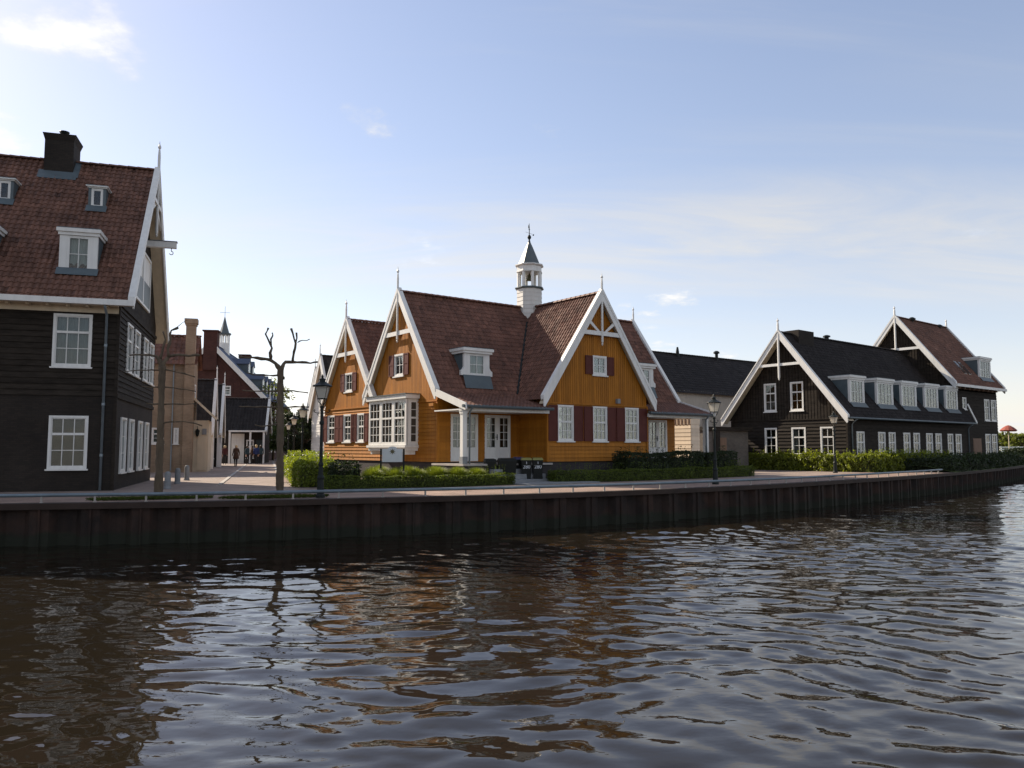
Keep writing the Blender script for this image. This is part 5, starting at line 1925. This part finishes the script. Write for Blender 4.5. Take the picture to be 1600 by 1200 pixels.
# ------------------------------------------------------------ foliage
def leaf_mesh(cen, size, tint, nrm=None, spread=1.0, aspect=0.55):
    n = len(cen)
    a = rng.normal(size=(n, 3))
    if nrm is not None:
        a = nrm + spread * a
    a /= np.linalg.norm(a, axis=1)[:, None]
    r_ = rng.normal(size=(n, 3))
    u = np.cross(a, r_)
    u /= np.linalg.norm(u, axis=1)[:, None]
    v = np.cross(a, u)
    s_ = (size * rng.uniform(0.65, 1.35, n))[:, None]
    bend = a * s_ * 0.18
    V = np.stack([cen - u * s_, cen + v * s_ * aspect + bend, cen + u * s_, cen - v * s_ * aspect + bend], 1).reshape(-1, 3)
    F = np.arange(n * 4).reshape(n, 4)
    return V, F, tint


def vnoise(x, y, z, seed=0.0):
    return (np.sin(1.7 * x + 2.3 * y + seed) * np.sin(2.9 * y - 1.3 * z + 1.1 * seed) + np.sin(3.1 * z + 2.1 * x + 2 * seed) * np.sin(4.3 * x - 3.7 * y + seed)) * 0.5


def hedge(name, label, path, width, height, mat, leaf=0.035, dens=700, rough=0.06, z0=0.0, cat='hedge', loose=0.0, tone=(0.65, 1.35), stems=False):
    r = empty(name, (path[0][0], path[0][1], z0))
    tag(r, label, cat)
    ox, oy = path[0]
    pts = spline(path, 8) if len(path) > 2 else np.array(path, float)
    seg_ = np.linalg.norm(np.diff(pts, axis=0), axis=1)
    cum = np.concatenate([[0], np.cumsum(seg_)])
    L_ = cum[-1]
    per = 2 * height + width
    n = int(L_ * per * dens)
    s_ = rng.uniform(-0.02, L_ + 0.02, n)
    x = np.interp(s_, cum, pts[:, 0])
    y = np.interp(s_, cum, pts[:, 1])
    x2 = np.interp(np.clip(s_ + 0.05, 0, L_), cum, pts[:, 0]) - np.interp(np.clip(s_ - 0.05, 0, L_), cum, pts[:, 0])
    y2 = np.interp(np.clip(s_ + 0.05, 0, L_), cum, pts[:, 1]) - np.interp(np.clip(s_ - 0.05, 0, L_), cum, pts[:, 1])
    l2 = np.hypot(x2, y2) + 1e-9
    nx2, ny2 = -y2 / l2, x2 / l2
    q = rng.uniform(0, per, n)
    lat = np.where(q < height, -width / 2, np.where(q < height + width, q - height - width / 2, width / 2))
    zz = np.where(q < height, q, np.where(q < height + width, height, per - q))
    nr = np.stack([np.where(q < height, -nx2, np.where(q < height + width, 0, nx2)), np.where(q < height, -ny2, np.where(q < height + width, 0, ny2)), np.where((q >= height) & (q < height + width), 1.0, 0.15)], -1)
    bulge = rough * vnoise(x * 1.6, y * 1.6, zz * 2.0, 1.3) + rng.normal(0, 0.25 * leaf, n) + loose * np.abs(rng.normal(0, 1, n)) * (0.4 + 0.6 * vnoise(x * 2.5, y * 2.5, zz, 4.0))
    rnd = np.clip(zz / height, 0, 1)
    lat = lat * (1 - 0.10 * rnd ** 4)
    cen = np.stack([x + nx2 * lat, y + ny2 * lat, zz], -1) + nr * bulge[:, None]
    cen[:, 2] = np.clip(cen[:, 2], 0.03, None)
    tint = rng.uniform(*tone, n) * (1 + 0.25 * vnoise(x * 0.9, y * 0.9, zz, 7.0))
    for e_ in (0, -1):
        ne = int(width * height * dens * 1.6)
        d_ = pts[1] - pts[0] if e_ == 0 else pts[-1] - pts[-2]
        d_ = d_ / np.linalg.norm(d_) * (-1 if e_ == 0 else 1)
        lt = rng.uniform(-width / 2, width / 2, ne)
        ze_ = rng.uniform(0.03, height, ne)
        ce = np.stack([pts[e_][0] - d_[1] * lt + d_[0] * 0.03, pts[e_][1] + d_[0] * lt + d_[1] * 0.03, ze_], -1) + rng.normal(0, 0.03, (ne, 3))
        cen = np.concatenate([cen, ce])
        nr = np.concatenate([nr, np.tile([[d_[0], d_[1], 0.2]], (ne, 1))])
        tint = np.concatenate([tint, rng.uniform(*tone, ne)])
    if loose:
        # stray shoots standing out of the trim
        k_ = int(L_ * 26)
        ii = rng.integers(0, n, k_)
        for st_ in range(4):
            cen = np.concatenate([cen, cen[ii] + nr[ii] * (0.05 + 0.045 * st_) + np.array([0, 0, 0.045 * st_]) + rng.normal(0, 0.012, (k_, 3))])
            nr = np.concatenate([nr, nr[ii]])
            tint = np.concatenate([tint, rng.uniform(0.9, 1.5, k_)])
    V, F, T = leaf_mesh(cen, leaf, tint, nr, 0.8)
    V[:, 0] -= ox
    V[:, 1] -= oy
    # solid heart so that nothing shows through
    mb = MB()
    k = max(2, int(L_ / 0.5))
    for i in range(k):
        sa, sb = L_ * i / k, L_ * (i + 1) / k
        rings = []
        for sc_ in (sa, sb):
            c_ = np.array([np.interp(sc_, cum, pts[:, 0]), np.interp(sc_, cum, pts[:, 1])])
            d_ = np.array([np.interp(min(sc_ + .05, L_), cum, pts[:, 0]) - np.interp(max(sc_ - .05, 0), cum, pts[:, 0]), np.interp(min(sc_ + .05, L_), cum, pts[:, 1]) - np.interp(max(sc_ - .05, 0), cum, pts[:, 1])])
            d_ /= np.linalg.norm(d_)
            nn = np.array([-d_[1], d_[0]])
            h2, w2_ = max(0.1, height - rough - 0.05), max(0.05, width / 2 - rough - 0.04)
            rings.append([(*(c_ + nn * s2 * w2_ - np.array([ox, oy])), z_) for s2, z_ in ((-1, 0.02), (1, 0.02), (1, h2), (-1, h2))])
        mb.prism(rings[0], rings[1], 0.35)
    nv = len(V)
    Vc = np.concatenate([V, np.array(mb.v)])
    Fl = F.tolist() + [tuple(nv + i for i in f) for f in mb.f]
    mkobj('foliage', Vc, Fl, M[mat], r, np.concatenate([T, np.array(mb.t)]), kind='stuff', recalc=False)
    if stems:
        mb = MB()
        for sc_ in np.arange(0.1, L_, 0.22):
            c_ = np.array([np.interp(sc_, cum, pts[:, 0]), np.interp(sc_, cum, pts[:, 1])]) - np.array([ox, oy])
            mb.tube([(c_[0], c_[1], 0), (c_[0] + random.uniform(-.05, .05), c_[1] - 0.15 + random.uniform(-.05, .05), 0.5)], 0.012, 5, False)
        mkobj('stems', mb.v, mb.f, M['bark'], r, kind='stuff')
    return r


def tree(name, label, x, y, h, cr, mat, n=5000, leaf=0.14, trunk=0.16, cz=0.62, sparse=False, group=None, crz=None):
    r = empty(name, (x, y, 0))
    tag(r, label, 'tree', group)
    mb = MB()
    th = h * (cz - 0.12)
    mb.tube([(0, 0, 0), (0.05, 0.03, th * 0.5), (-0.04, 0.05, th), (0.02, 0, h * 0.85)], [trunk, trunk * 0.8, trunk * 0.6, trunk * 0.15], 8)
    tips = []
    for k in range(12):
        a = k * 2.4 + random.uniform(-.3, .3)
        b0 = th * random.uniform(0.65, 1.2)
        rr = cr * random.uniform(0.45, 0.85)
        zt = b0 + (h - b0) * random.uniform(0.25, 0.75)
        tip = (rr * math.cos(a), rr * math.sin(a), zt)
        mb.tube([(0, 0, b0), (tip[0] * 0.5, tip[1] * 0.5, (b0 + zt) / 2 + 0.1), tip], [trunk * 0.4, trunk * 0.25, trunk * 0.08], 6)
        tips.append(tip)
    mkobj('trunk', mb.v, mb.f, M['bark'], r, smooth=True, kind='stuff')
    crz = crz or (h * (1 - cz) + 0.2)
    cl = []
    for k in range(46):
        d_ = rng.normal(size=3)
        d_ /= np.linalg.norm(d_)
        rad = rng.uniform(0.45, 0.98) ** 0.6
        cl.append(np.array([d_[0] * cr * rad, d_[1] * cr * rad, h * cz + d_[2] * crz * rad]))
    cl += [np.array(t_) for t_ in tips]
    m_ = n // len(cl)
    cs, ts = [], []
    for c_ in cl:
        rr = cr * rng.uniform(0.16, 0.34)
        g_ = rng.normal(size=(m_, 3))
        g_ *= (rr * rng.random(m_) ** 0.45 / np.linalg.norm(g_, axis=1))[:, None]
        g_[:, 2] *= 0.7
        cs.append(c_ + g_)
        ts.append(np.full(m_, rng.uniform(0.6, 1.3)) * rng.uniform(0.75, 1.25, m_))
    C2 = np.concatenate(cs)
    C2[:, 2] = np.clip(C2[:, 2], 0.3, None)
    V, F, T = leaf_mesh(C2, leaf, np.concatenate(ts))
    mkobj('crown', V, F, M[mat], r, T, kind='stuff', recalc=False)
    return r


hedge('box_hedge', 'clipped box hedge lit on top in front of the ochre house bay', [(-6.9, 29.4), (-5.6, 29.75), (-2.5, 31.2), (-0.1, 33.05)], 0.62, 0.44, 'boxleaf', 0.028, 1300, 0.06, loose=0.012)
hedge('box_hedge', 'long low box hedge in the shade under the ochre wing gable', [(1.75, 34.9), (4.5, 36.2), (9.0, 39.6), (12.6, 42.9)], 0.8, 0.50, 'boxleaf', 0.032, 800, 0.07, loose=0.012)
hedge('shade_shrubs', 'taller dark shrubs behind the low hedge against the ochre wing', [(5.2, 38.0), (7.4, 39.6), (9.4, 41.2)], 1.1, 1.22, 'darkleaf', 0.05, 450, 0.16, cat='shrub', loose=0.05)
hedge('shade_shrubs', 'dark rounded shrub group at the right porch column of the ochre house', [(9.9, 41.9), (11.2, 42.9), (11.8, 43.6)], 1.0, 1.25, 'darkleaf', 0.05, 450, 0.14, cat='shrub', loose=0.05)
hedge('street_hedge', 'loose yellow green hedge running back along the street beside the ochre house', [(-7.5, 30.7), (-9.3, 36.5), (-11.6, 44.0), (-14.5, 54.0)], 1.5, 0.95, 'limeleaf', 0.055, 330, 0.12, loose=0.05, stems=True)
hedge('corner_bush', 'dark leafy bush at the street corner of the garden behind the nearest lamp', [(-6.75, 29.95), (-5.9, 30.3)], 0.95, 0.86, 'darkleaf', 0.05, 600, 0.14, cat='bush', loose=0.05)
HO = RH.w
hp = [HO(-1.15, 7.6, 1.5), HO(-1.15, 3.5, 1.5), HO(-1.1, -0.6, 1.5), HO(-0.4, -1.75, 1.5), HO(3.5, -2.0, 1.5), HO(7.5, -2.0, 1.5)]
hedge('laurel_hedge', 'bright leafy laurel hedge wrapped round the black dormer house', [(p.x, p.y) for p in hp], 1.15, 1.02, 'laurel', 0.075, 330, 0.14, loose=0.07, tone=(0.55, 1.5))
hp = []
for x_ in (27.2, 30, 34, 39, 46, 52):
    s_ = qs(x_)
    hp.append(qat(s_) + np.array([-qdir(s_)[1], qdir(s_)[0]]) * 1.75)
hedge('ivy_hedge', 'dark ivy spread over the bank below the tall black house', [tuple(p) for p in hp], 3.0, 0.72, 'darkleaf', 0.08, 170, 0.16, loose=0.06, cat='ivy')
hedge('far_hedge', 'dark hedge beyond the tall black house on the far bank', [(46.5, 74), (52, 80), (60, 90), (72, 108)], 1.6, 1.35, 'darkleaf', 0.10, 120, 0.18)
# soft mounds of pale grass between hedge and bay
for i, (x, y, s_, nm) in enumerate(((-5.35, 30.75, 0.74, 'leftmost low pale grass mound behind the box hedge'), (-4.55, 31.05, 0.72, 'pale grass mound left of the garden sign post'), (-3.75, 31.45, 0.70, 'pale grass mound beneath the garden sign'),
                                    (-2.95, 31.75, 0.76, 'pale grass mound right of the garden sign'), (-2.2, 32.1, 0.74, 'pale grass mound left of the porch column'), (-1.45, 32.6, 0.70, 'pale grass mound before the porch steps'),
                                    (-5.3, 31.9, 0.8, 'pale grass mound close under the bay window'), (-4.2, 32.3, 0.78, 'pale grass mound by the wall beneath the bay'), (-3.2, 32.6, 0.75, 'pale grass mound by the corner of the bay'))):
    r = empty('grass_mound', (x, y, 0))
    tag(r, nm, 'ornamental grass', 'pale grass mounds in the ochre house garden')
    n = 2600
    a = rng.uniform(0, 2 * np.pi, n)
    q = rng.random(n) ** 0.5
    rr = 0.08 + 0.12 * rng.random(n)
    base = np.stack([rr * np.cos(a), rr * np.sin(a), np.full(n, 0.02)], -1)
    out = s_ * q
    tip = np.stack([out * np.cos(a), out * np.sin(a), s_ * 1.02 * np.sqrt(np.clip(1 - 0.75 * q ** 2, 0, 1)) * rng.uniform(0.85, 1.1, n)], -1)
    mid = (base + tip) / 2
    mid[:, 2] += 0.22 * s_
    mid[:, :2] *= 0.9
    wv = np.stack([-np.sin(a), np.cos(a), np.zeros(n)], -1) * 0.007
    V = np.stack([base - wv, base + wv, mid + wv, mid - wv, tip], 1).reshape(-1, 3)
    ix = np.arange(n) * 5
    Fl = np.stack([ix, ix + 1, ix + 2, ix + 3], -1).tolist() + np.stack([ix + 3, ix + 2, ix + 4], -1).tolist()
    tt = rng.uniform(0.7, 1.3, n)
    mkobj('blades', V, Fl, M['grassm'], r, np.concatenate([tt, tt]), kind='stuff', recalc=False)
# grass at the feet of the two quay trees, and along the quay edge
C2 = []
for cx_, cy_, ra, rb in ((-7.1, 24.1, 1.5, 0.42), (-10.5, 23.4, 1.6, 0.4)):
    n = 2600
    a = rng.uniform(0, 2 * np.pi, n)
    q = np.sqrt(rng.random(n))
    C2.append(np.stack([cx_ + ra * q * np.cos(a), cy_ + rb * q * np.sin(a) + 0.36 * ra * q * np.cos(a), 0.03 + 0.05 * rng.random(n)], -1))
C2 = np.concatenate(C2)
V, F, T = leaf_mesh(C2, 0.05, rng.uniform(0.4, 1.0, len(C2)), np.tile([[0.0, -1.0, 0.3]], (len(C2), 1)), 0.6, 0.2)
o = mkobj('tree_pit_grass', V, F, M['boxleaf'], None, T, recalc=False)
o['kind'] = 'stuff'
tag(o, 'tufts of grass round the feet of the two quay trees', 'grass')

for (x, y, h, cr, nm, mt) in ((at(476, 78), 78, 5.4, 2.3, 'dark round tree behind the street lamps at the end of the hedge', 'darkleaf'), (at(452, 92), 92, 5.0, 2.6, 'mid green tree farther back down the street', 'treeleaf'),
                              (at(490, 100), 100, 5.6, 2.8, 'dark tree close beside the white boarded houses', 'treeleaf')):
    tree('street_tree', nm, x, y, h, cr, mt, 5200, 0.16, cz=0.55, group='trees at the end of the street', crz=h * 0.42)
tree('spring_tree', 'thin spring tree with few leaves beyond the blue slate roof', at(428, 97), 97, 9.8, 2.6, 'springleaf', 900, 0.15, cz=0.72)
for i, (px_, Y_, h, nm) in enumerate(((1568, 190, 5.4, 'first pale green tree from the tall black house on the horizon'), (1583, 195, 5.2, 'second pale green tree from the tall black house on the horizon'), (1596, 185, 5.6, 'third pale green tree from the tall black house on the horizon'),
                                      (1612, 190, 5.6, 'last pale green tree on the horizon at the water'), (1554, 200, 5.4, 'pale green tree on the horizon half hidden by the tall black house'))):
    tree('horizon_tree', nm, at(px_, Y_), Y_, h, 2.6, 'springleaf', 2600, 0.26, cz=0.5, group='trees on the far horizon', crz=h * 0.48)

# ------------------------------------------------------------ small things
fn = empty('white_fence', (at(1562, 118), 118, 0))
tag(fn, 'low white rail fence on the far bank beyond the houses', 'fence')
for k in range(9):
    mb = MB()
    mb.box(k * 1.6 - 0.05, k * 1.6 + 0.05, k * 0.5 - 0.05, k * 0.5 + 0.05, 0.3, 1.75)
    mkobj('fence_post', mb.v, mb.f, M['white'], fn)
for z in (0.95, 1.3, 1.62):
    mb = MB()
    mb.prism([(-0.3, -0.12, z - .09), (-0.3, -0.06, z - .09), (-0.3, -0.06, z + .09), (-0.3, -0.12, z + .09)], [(13.2, 4.0, z - .09), (13.2, 4.06, z - .09), (13.2, 4.06, z + .09), (13.2, 4.0, z + .09)])
    mkobj('fence_rail', mb.v, mb.f, M['white'], fn)
pr = empty('parasol', (at(1574.5, 80), 80, 0.35))
tag(pr, 'red brown round parasol on a pale pole at the far bank', 'parasol')
mb = MB()
mb.lathe(0, 0, [(0.30, 0), (0.30, 0.08), (0.045, 0.1), (0.045, 3.1)], 10)
mkobj('pole', mb.v, mb.f, M['cream'], pr)
mb = MB()
mb.lathe(0, 0, [(0.66, 2.80), (0.78, 2.92), (0.48, 3.20), (0.20, 3.38), (0.03, 3.43)], 12)
mkobj('canopy', mb.v, mb.f, M['redcloth'], pr)

# stone bollards at the street corner
for (x, y, h, nm) in ((-12.66, 29.47, 0.64, 'nearest of three grey stone bollards beside the tall black house'), (-14.05, 33.67, 0.66, 'middle one of three grey stone bollards along the tan wall'), (-15.14, 37.3, 0.70, 'farthest of three grey stone bollards along the tan wall')):
    mb = MB()
    mb.lathe(0, 0, [(0.13, 0), (0.13, 0.06), (0.115, 0.08), (0.11, h * 0.85), (0.095, h * 0.94), (0.05, h)], 12)
    o = mkobj('stone_bollard', mb.v, mb.f, M['stone'], None, smooth=False)
    o.location = (x, y, 0.0)
    tag(o, nm, 'bollard', 'stone bollards')
# kerb stones of the street (structure)
mb = MB()
for (u, v0, v1) in ((3.3, 3.5, 45), (5.75, 6.0, 60)):
    for v in np.arange(v0, v1, 1.0):
        a_, b_ = b17(u, v), b17(u, v + 0.985)
        c_ = b17(u + 0.16, v + 0.985)
        d_ = b17(u + 0.16, v)
        mb.prism([(*q, 0.0) for q in (a_, b_, c_, d_)], [(*q, 0.03) for q in (a_, b_, c_, d_)])
o = mkobj('street_kerb', mb.v, mb.f, M['concrete'])
o['kind'] = 'structure'
mb = MB()
a_, b_, c_, d_ = b17(5.93, 5.0), b17(5.93, 60), b17(9.4, 60), b17(9.4, 5.0)
mb.face([(*q, 0.012) for q in (a_, b_, c_, d_)])
o = mkobj('footpath', mb.v, mb.f, M['paving'])
o['kind'] = 'structure'
# slab in front of the porch, where the bins stand
mb = MB()
for i in range(6):
    for j in range(4):
        p = YH.w(-3.4 + i * 0.62, -2.6 + j * 0.62, 1.5)
        q = [YH.w(-3.4 + (i + a) * 0.62, -2.9 + (j + b) * 0.62, 1.5) for a, b in ((0, 0), (0.98, 0), (0.98, 0.98), (0, 0.98))]
        mb.prism([(z.x, z.y, 0.0) for z in q], [(z.x, z.y, 0.05) for z in q])
o = mkobj('garden_paving', mb.v, mb.f, M['stone'])
o['kind'] = 'structure'


def text_mesh(s_, size):
    cu_ = bpy.data.curves.new('txt', 'FONT')
    cu_.body = s_
    cu_.size = size
    cu_.align_x = 'CENTER'
    cu_.extrude = 0.002
    ob = bpy.data.objects.new('txt', cu_)
    COL.objects.link(ob)
    dg = bpy.context.evaluated_depsgraph_get()
    me_ = bpy.data.meshes.new_from_object(ob.evaluated_get(dg))
    bpy.data.objects.remove(ob)
    return me_


def wheelie(x, y, rz, w, d, h, lid, label, number=None, tilt=0.0):
    r = empty('wheelie_bin', (x, y, 0.05), R(rz))
    tag(r, label, 'bin', 'bins before the porch')
    mb = MB()
    a = [(-w * 0.42, -d * 0.40), (w * 0.42, -d * 0.40), (w * 0.42, d * 0.36), (-w * 0.42, d * 0.36)]
    b_ = [(-w / 2, -d / 2), (w / 2, -d / 2), (w / 2, d / 2), (-w / 2, d / 2)]
    mb.prism([(p, q, 0.03) for p, q in a], [(p, q, h * 0.90) for p, q in b_])
    bd_ = mkobj('body', mb.v, mb.f, M['binb'], r)
    mb = MB()
    mb.box(-w / 2 - 0.015, w / 2 + 0.015, -d / 2 - 0.015, d / 2 + 0.015, h * 0.86, h * 0.903)
    mkobj('rim', mb.v, mb.f, M['binb'], bd_)
    mb = MB()
    e = 0.02
    lo = [(-w / 2 - e, -d / 2 - e), (w / 2 + e, -d / 2 - e), (w / 2 + e, d / 2 + e), (-w / 2 - e, d / 2 + e)]
    mb.prism([(p, q, h * 0.905) for p, q in lo], [(p * 0.86, q * 0.86, h * 0.985 + (q + d / 2) * 0.05) for p, q in lo])
    mkobj('lid', mb.v, mb.f, M[lid], r)
    mb = MB()
    mb.tube([(-w * 0.42, d / 2 + 0.07, h * 0.9), (w * 0.42, d / 2 + 0.07, h * 0.9)], 0.016, 6)
    mkobj('handle', mb.v, mb.f, M['binb'], r)
    for sd in (-1, 1):
        mb = MB()
        n = 14
        mb.prism([(sd * w * 0.44, d * 0.34 + 0.1 * math.cos(2 * math.pi * k / n), 0.1 + 0.1 * math.sin(2 * math.pi * k / n)) for k in range(n)],
                 [(sd * (w * 0.44 + 0.05), d * 0.34 + 0.1 * math.cos(2 * math.pi * k / n), 0.1 + 0.1 * math.sin(2 * math.pi * k / n)) for k in range(n)])
        mkobj('wheel', mb.v, mb.f, M['binb'], r)
    if number:
        me_ = text_mesh(number, 0.22)
        me_.materials.append(M['print_white'])
        o = bpy.data.objects.new('number', me_)
        COL.objects.link(o)
        o.parent = r
        o.rotation_euler = (R(90) - math.atan(0.1 * d / h), 0, 0)
        o.location = (0, -d * 0.472 - 0.006, h * 0.55)
        mb = MB()
        mb.box(-0.012, 0.012, -d * 0.488 - 0.008, -d * 0.488 - 0.004, h * 0.74, h * 0.84)
        mkobj('mark', mb.v, mb.f, M['print_white'], r)


wheelie(-0.95, 34.75, 12, 0.46, 0.52, 0.98, 'binb', 'slim black wheeled bin with shiny lid nearest the porch column')
wheelie(-0.22, 34.85, 8, 0.78, 0.60, 1.00, 'binb', 'wide black wheeled bin with shiny lid, second from the porch column')
wheelie(0.30, 35.75, 10, 0.46, 0.55, 1.04, 'binblue', 'black wheeled bin with dark blue lid standing behind the others')
wheelie(0.62, 35.15, 4, 0.44, 0.52, 1.02, 'binlid', 'black wheeled bin with olive lid and white number, left of its twin', '280')
wheelie(1.12, 35.25, 4, 0.44, 0.52, 1.02, 'binlid', 'black wheeled bin with olive lid and white number, nearest the wing wall', '280')

# garden sign
gs = empty('garden_sign', (-4.72, 31.55, 0), R(8))
tag(gs, 'pale arched garden sign board with a dark star emblem between two posts', 'sign')
mb = MB()
pts = [(-0.40, 0.95), (0.40, 0.95), (0.40, 1.46)] + [(0.18 * math.cos(a), 1.47 + 0.09 * math.sin(a)) for a in np.linspace(0, math.pi, 9)] + [(-0.40, 1.46)]
mb.prism([(x, -0.015, z) for x, z in pts], [(x, 0.015, z) for x, z in pts])
bo = mkobj('board', mb.v, mb.f, M['signb'], gs)
for sd in (-1, 1):
    mb = MB()
    mb.box(sd * 0.445 - 0.035, sd * 0.445 + 0.035, -0.035, 0.035, 0, 1.47)
    mkobj('post', mb.v, mb.f, M['iron'], gs)
mb = MB()
st_ = []
for k in range(16):
    rr = 0.125 if k % 2 == 0 else 0.055
    a = math.pi / 2 + k * math.pi / 8
    st_.append((rr * math.cos(a), 1.36 + rr * math.sin(a)))
mb.prism([(x, -0.024, z) for x, z in st_], [(x, -0.017, z) for x, z in st_])
mkobj('emblem', mb.v, mb.f, M['signd'], bo)


# ------------------------------------------------------------ people
def person(x, y, rz, h, coat, hair, label, stride=0.22, longcoat=True, group='people in the street'):
    k = h / 1.7
    J = dict(pel=(0, 0, 0.95), wst=(0, 0, 1.10), che=(0, 0, 1.32), nck=(0, 0, 1.46), hd0=(0, -0.01, 1.53), hd1=(0, -0.02, 1.63), hdt=(0, -0.01, 1.69),
             ls=(-0.17, 0, 1.40), le=(-0.22, 0.03 - stride * 0.2, 1.13), lw=(-0.22, -0.08 - stride * 0.5, 0.92), lh=(-0.21, -0.11 - stride * 0.5, 0.83), rs=(0.17, 0, 1.40), re=(0.22, 0.05 + stride * 0.2, 1.13), rw=(0.22, 0.02 + stride * 0.4, 0.90), rh=(0.21, 0.0 + stride * 0.4, 0.81),
             lhp=(-0.10, 0, 0.90), lk=(-0.10, -0.05 + stride * 0.2, 0.50), la=(-0.10, stride * 0.55, 0.09), lt=(-0.10, stride * 0.55 - 0.16, 0.04), rhp=(0.10, 0, 0.90), rk=(0.10, -0.05 - stride * 0.3, 0.50), ra=(0.10, -stride * 0.6, 0.09), rt=(0.10, -stride * 0.6 - 0.16, 0.04))
    rad = dict(pel=(.17, .12), wst=(.15, .11), che=(.18, .12), nck=(.055, .06), hd0=(.075, .085), hd1=(.085, .10), hdt=(.05, .06), ls=(.075, .075), le=(.055, .055), lw=(.04, .04), lh=(.04, .03), rs=(.075, .075), re=(.055, .055), rw=(.04, .04), rh=(.04, .03),
               lhp=(.10, .10), lk=(.065, .07), la=(.042, .045), lt=(.04, .03), rhp=(.10, .10), rk=(.065, .07), ra=(.042, .045), rt=(.04, .03))
    if longcoat:
        rad['pel'] = (.20, .16)
        rad['lhp'] = rad['rhp'] = (.13, .13)
    E_ = [('pel', 'wst'), ('wst', 'che'), ('che', 'nck'), ('nck', 'hd0'), ('hd0', 'hd1'), ('hd1', 'hdt'), ('che', 'ls'), ('ls', 'le'), ('le', 'lw'), ('lw', 'lh'), ('che', 'rs'), ('rs', 're'), ('re', 'rw'), ('rw', 'rh'),
          ('pel', 'lhp'), ('lhp', 'lk'), ('lk', 'la'), ('la', 'lt'), ('pel', 'rhp'), ('rhp', 'rk'), ('rk', 'ra'), ('ra', 'rt')]
    names = list(J)
    me_ = bpy.data.meshes.new('person')
    me_.from_pydata([tuple(c * k for c in J[n_]) for n_ in names], [(names.index(a), names.index(b)) for a, b in E_], [])
    ob = bpy.data.objects.new('person_rig', me_)
    COL.objects.link(ob)
    m1 = ob.modifiers.new('skin', 'SKIN')
    for i, n_ in enumerate(names):
        sv = me_.skin_vertices[0].data[i]
        sv.radius = (rad[n_][0] * k, rad[n_][1] * k)
        sv.use_root = n_ == 'pel'
    m2 = ob.modifiers.new('sub', 'SUBSURF')
    m2.levels = m2.render_levels = 1
    dg = bpy.context.evaluated_depsgraph_get()
    out = bpy.data.meshes.new_from_object(ob.evaluated_get(dg))
    bpy.data.objects.remove(ob)
    out.materials.clear()
    for n_ in (coat, 'trousers', 'skin', hair):
        out.materials.append(M[n_])
    for p in out.polygons:
        c_ = p.center / k
        p.use_smooth = True
        if c_.z > 1.60 or (c_.z > 1.50 and c_.y > 0.0):
            p.material_index = 3
        elif c_.z > 1.47 or (c_.z < 0.88 and abs(c_.x) > 0.165 and c_.z > 0.7):
            p.material_index = 2
        elif c_.z > (0.62 if longcoat else 0.92) :
            p.material_index = 0
        else:
            p.material_index = 1
    o = bpy.data.objects.new('person', out)
    COL.objects.link(o)
    o.location = (x, y, 0.0)
    o.rotation_euler = (0, 0, R(rz))
    tag(o, label, 'person', group)
    # hair as a separate shell
    mb = MB()
    mb.lathe(0, 0.01 * k, [(0.05 * k, 1.44 * k), (0.10 * k, 1.50 * k), (0.115 * k, 1.60 * k), (0.10 * k, 1.68 * k), (0.05 * k, 1.725 * k), (0.01, 1.735 * k)], 10)
    v = [(x_, y_ + 0.02 * k if y_ < 0 else y_ + 0.01 * k, z_) for x_, y_, z_ in mb.v]
    v = [(x_, max(y_, -0.06 * k) if z_ < 1.64 * k else y_, z_) for x_, y_, z_ in v]
    mkobj('hair', v, mb.f, M[hair], o, smooth=True)
    if longcoat:
        mb = MB()
        mb.lathe(0, 0, [(0.27 * k, 0.62 * k), (0.225 * k, 0.85 * k), (0.175 * k, 1.08 * k), (0.185 * k, 1.25 * k)], 12)
        mkobj('coat', [(a * 0.95, b * 0.75, c) for a, b, c in mb.v], mb.f, M[coat], o, smooth=True)
    return o


person(-22.4, 64.9, 0, 1.72, 'coat', 'blond', 'person with blond hair in a long brown coat walking in the street', group=None)
person(at(353, 72), 72, 20, 1.72, 'redcoat', 'blond', 'person with pale hair in a maroon coat left of the walker', 0.1, False)
person(at(388, 74), 74, 60, 1.72, 'tealcoat', 'darkhair', 'person in a teal jacket leftmost of the group by the veranda', 0.05, False)
person(at(395, 74.6), 74.6, -40, 1.70, 'coat', 'darkhair', 'person in a brown jacket standing in the group by the veranda', 0.05, False)
person(at(402, 73.5), 73.5, 170, 1.78, 'bluecoat', 'blond', 'person in a bright blue jacket in the group by the veranda', 0.05, False)
person(at(409, 74.5), 74.5, 200, 1.74, 'tealcoat', 'darkhair', 'person in dark clothes at the right of the veranda group', 0.05, False)
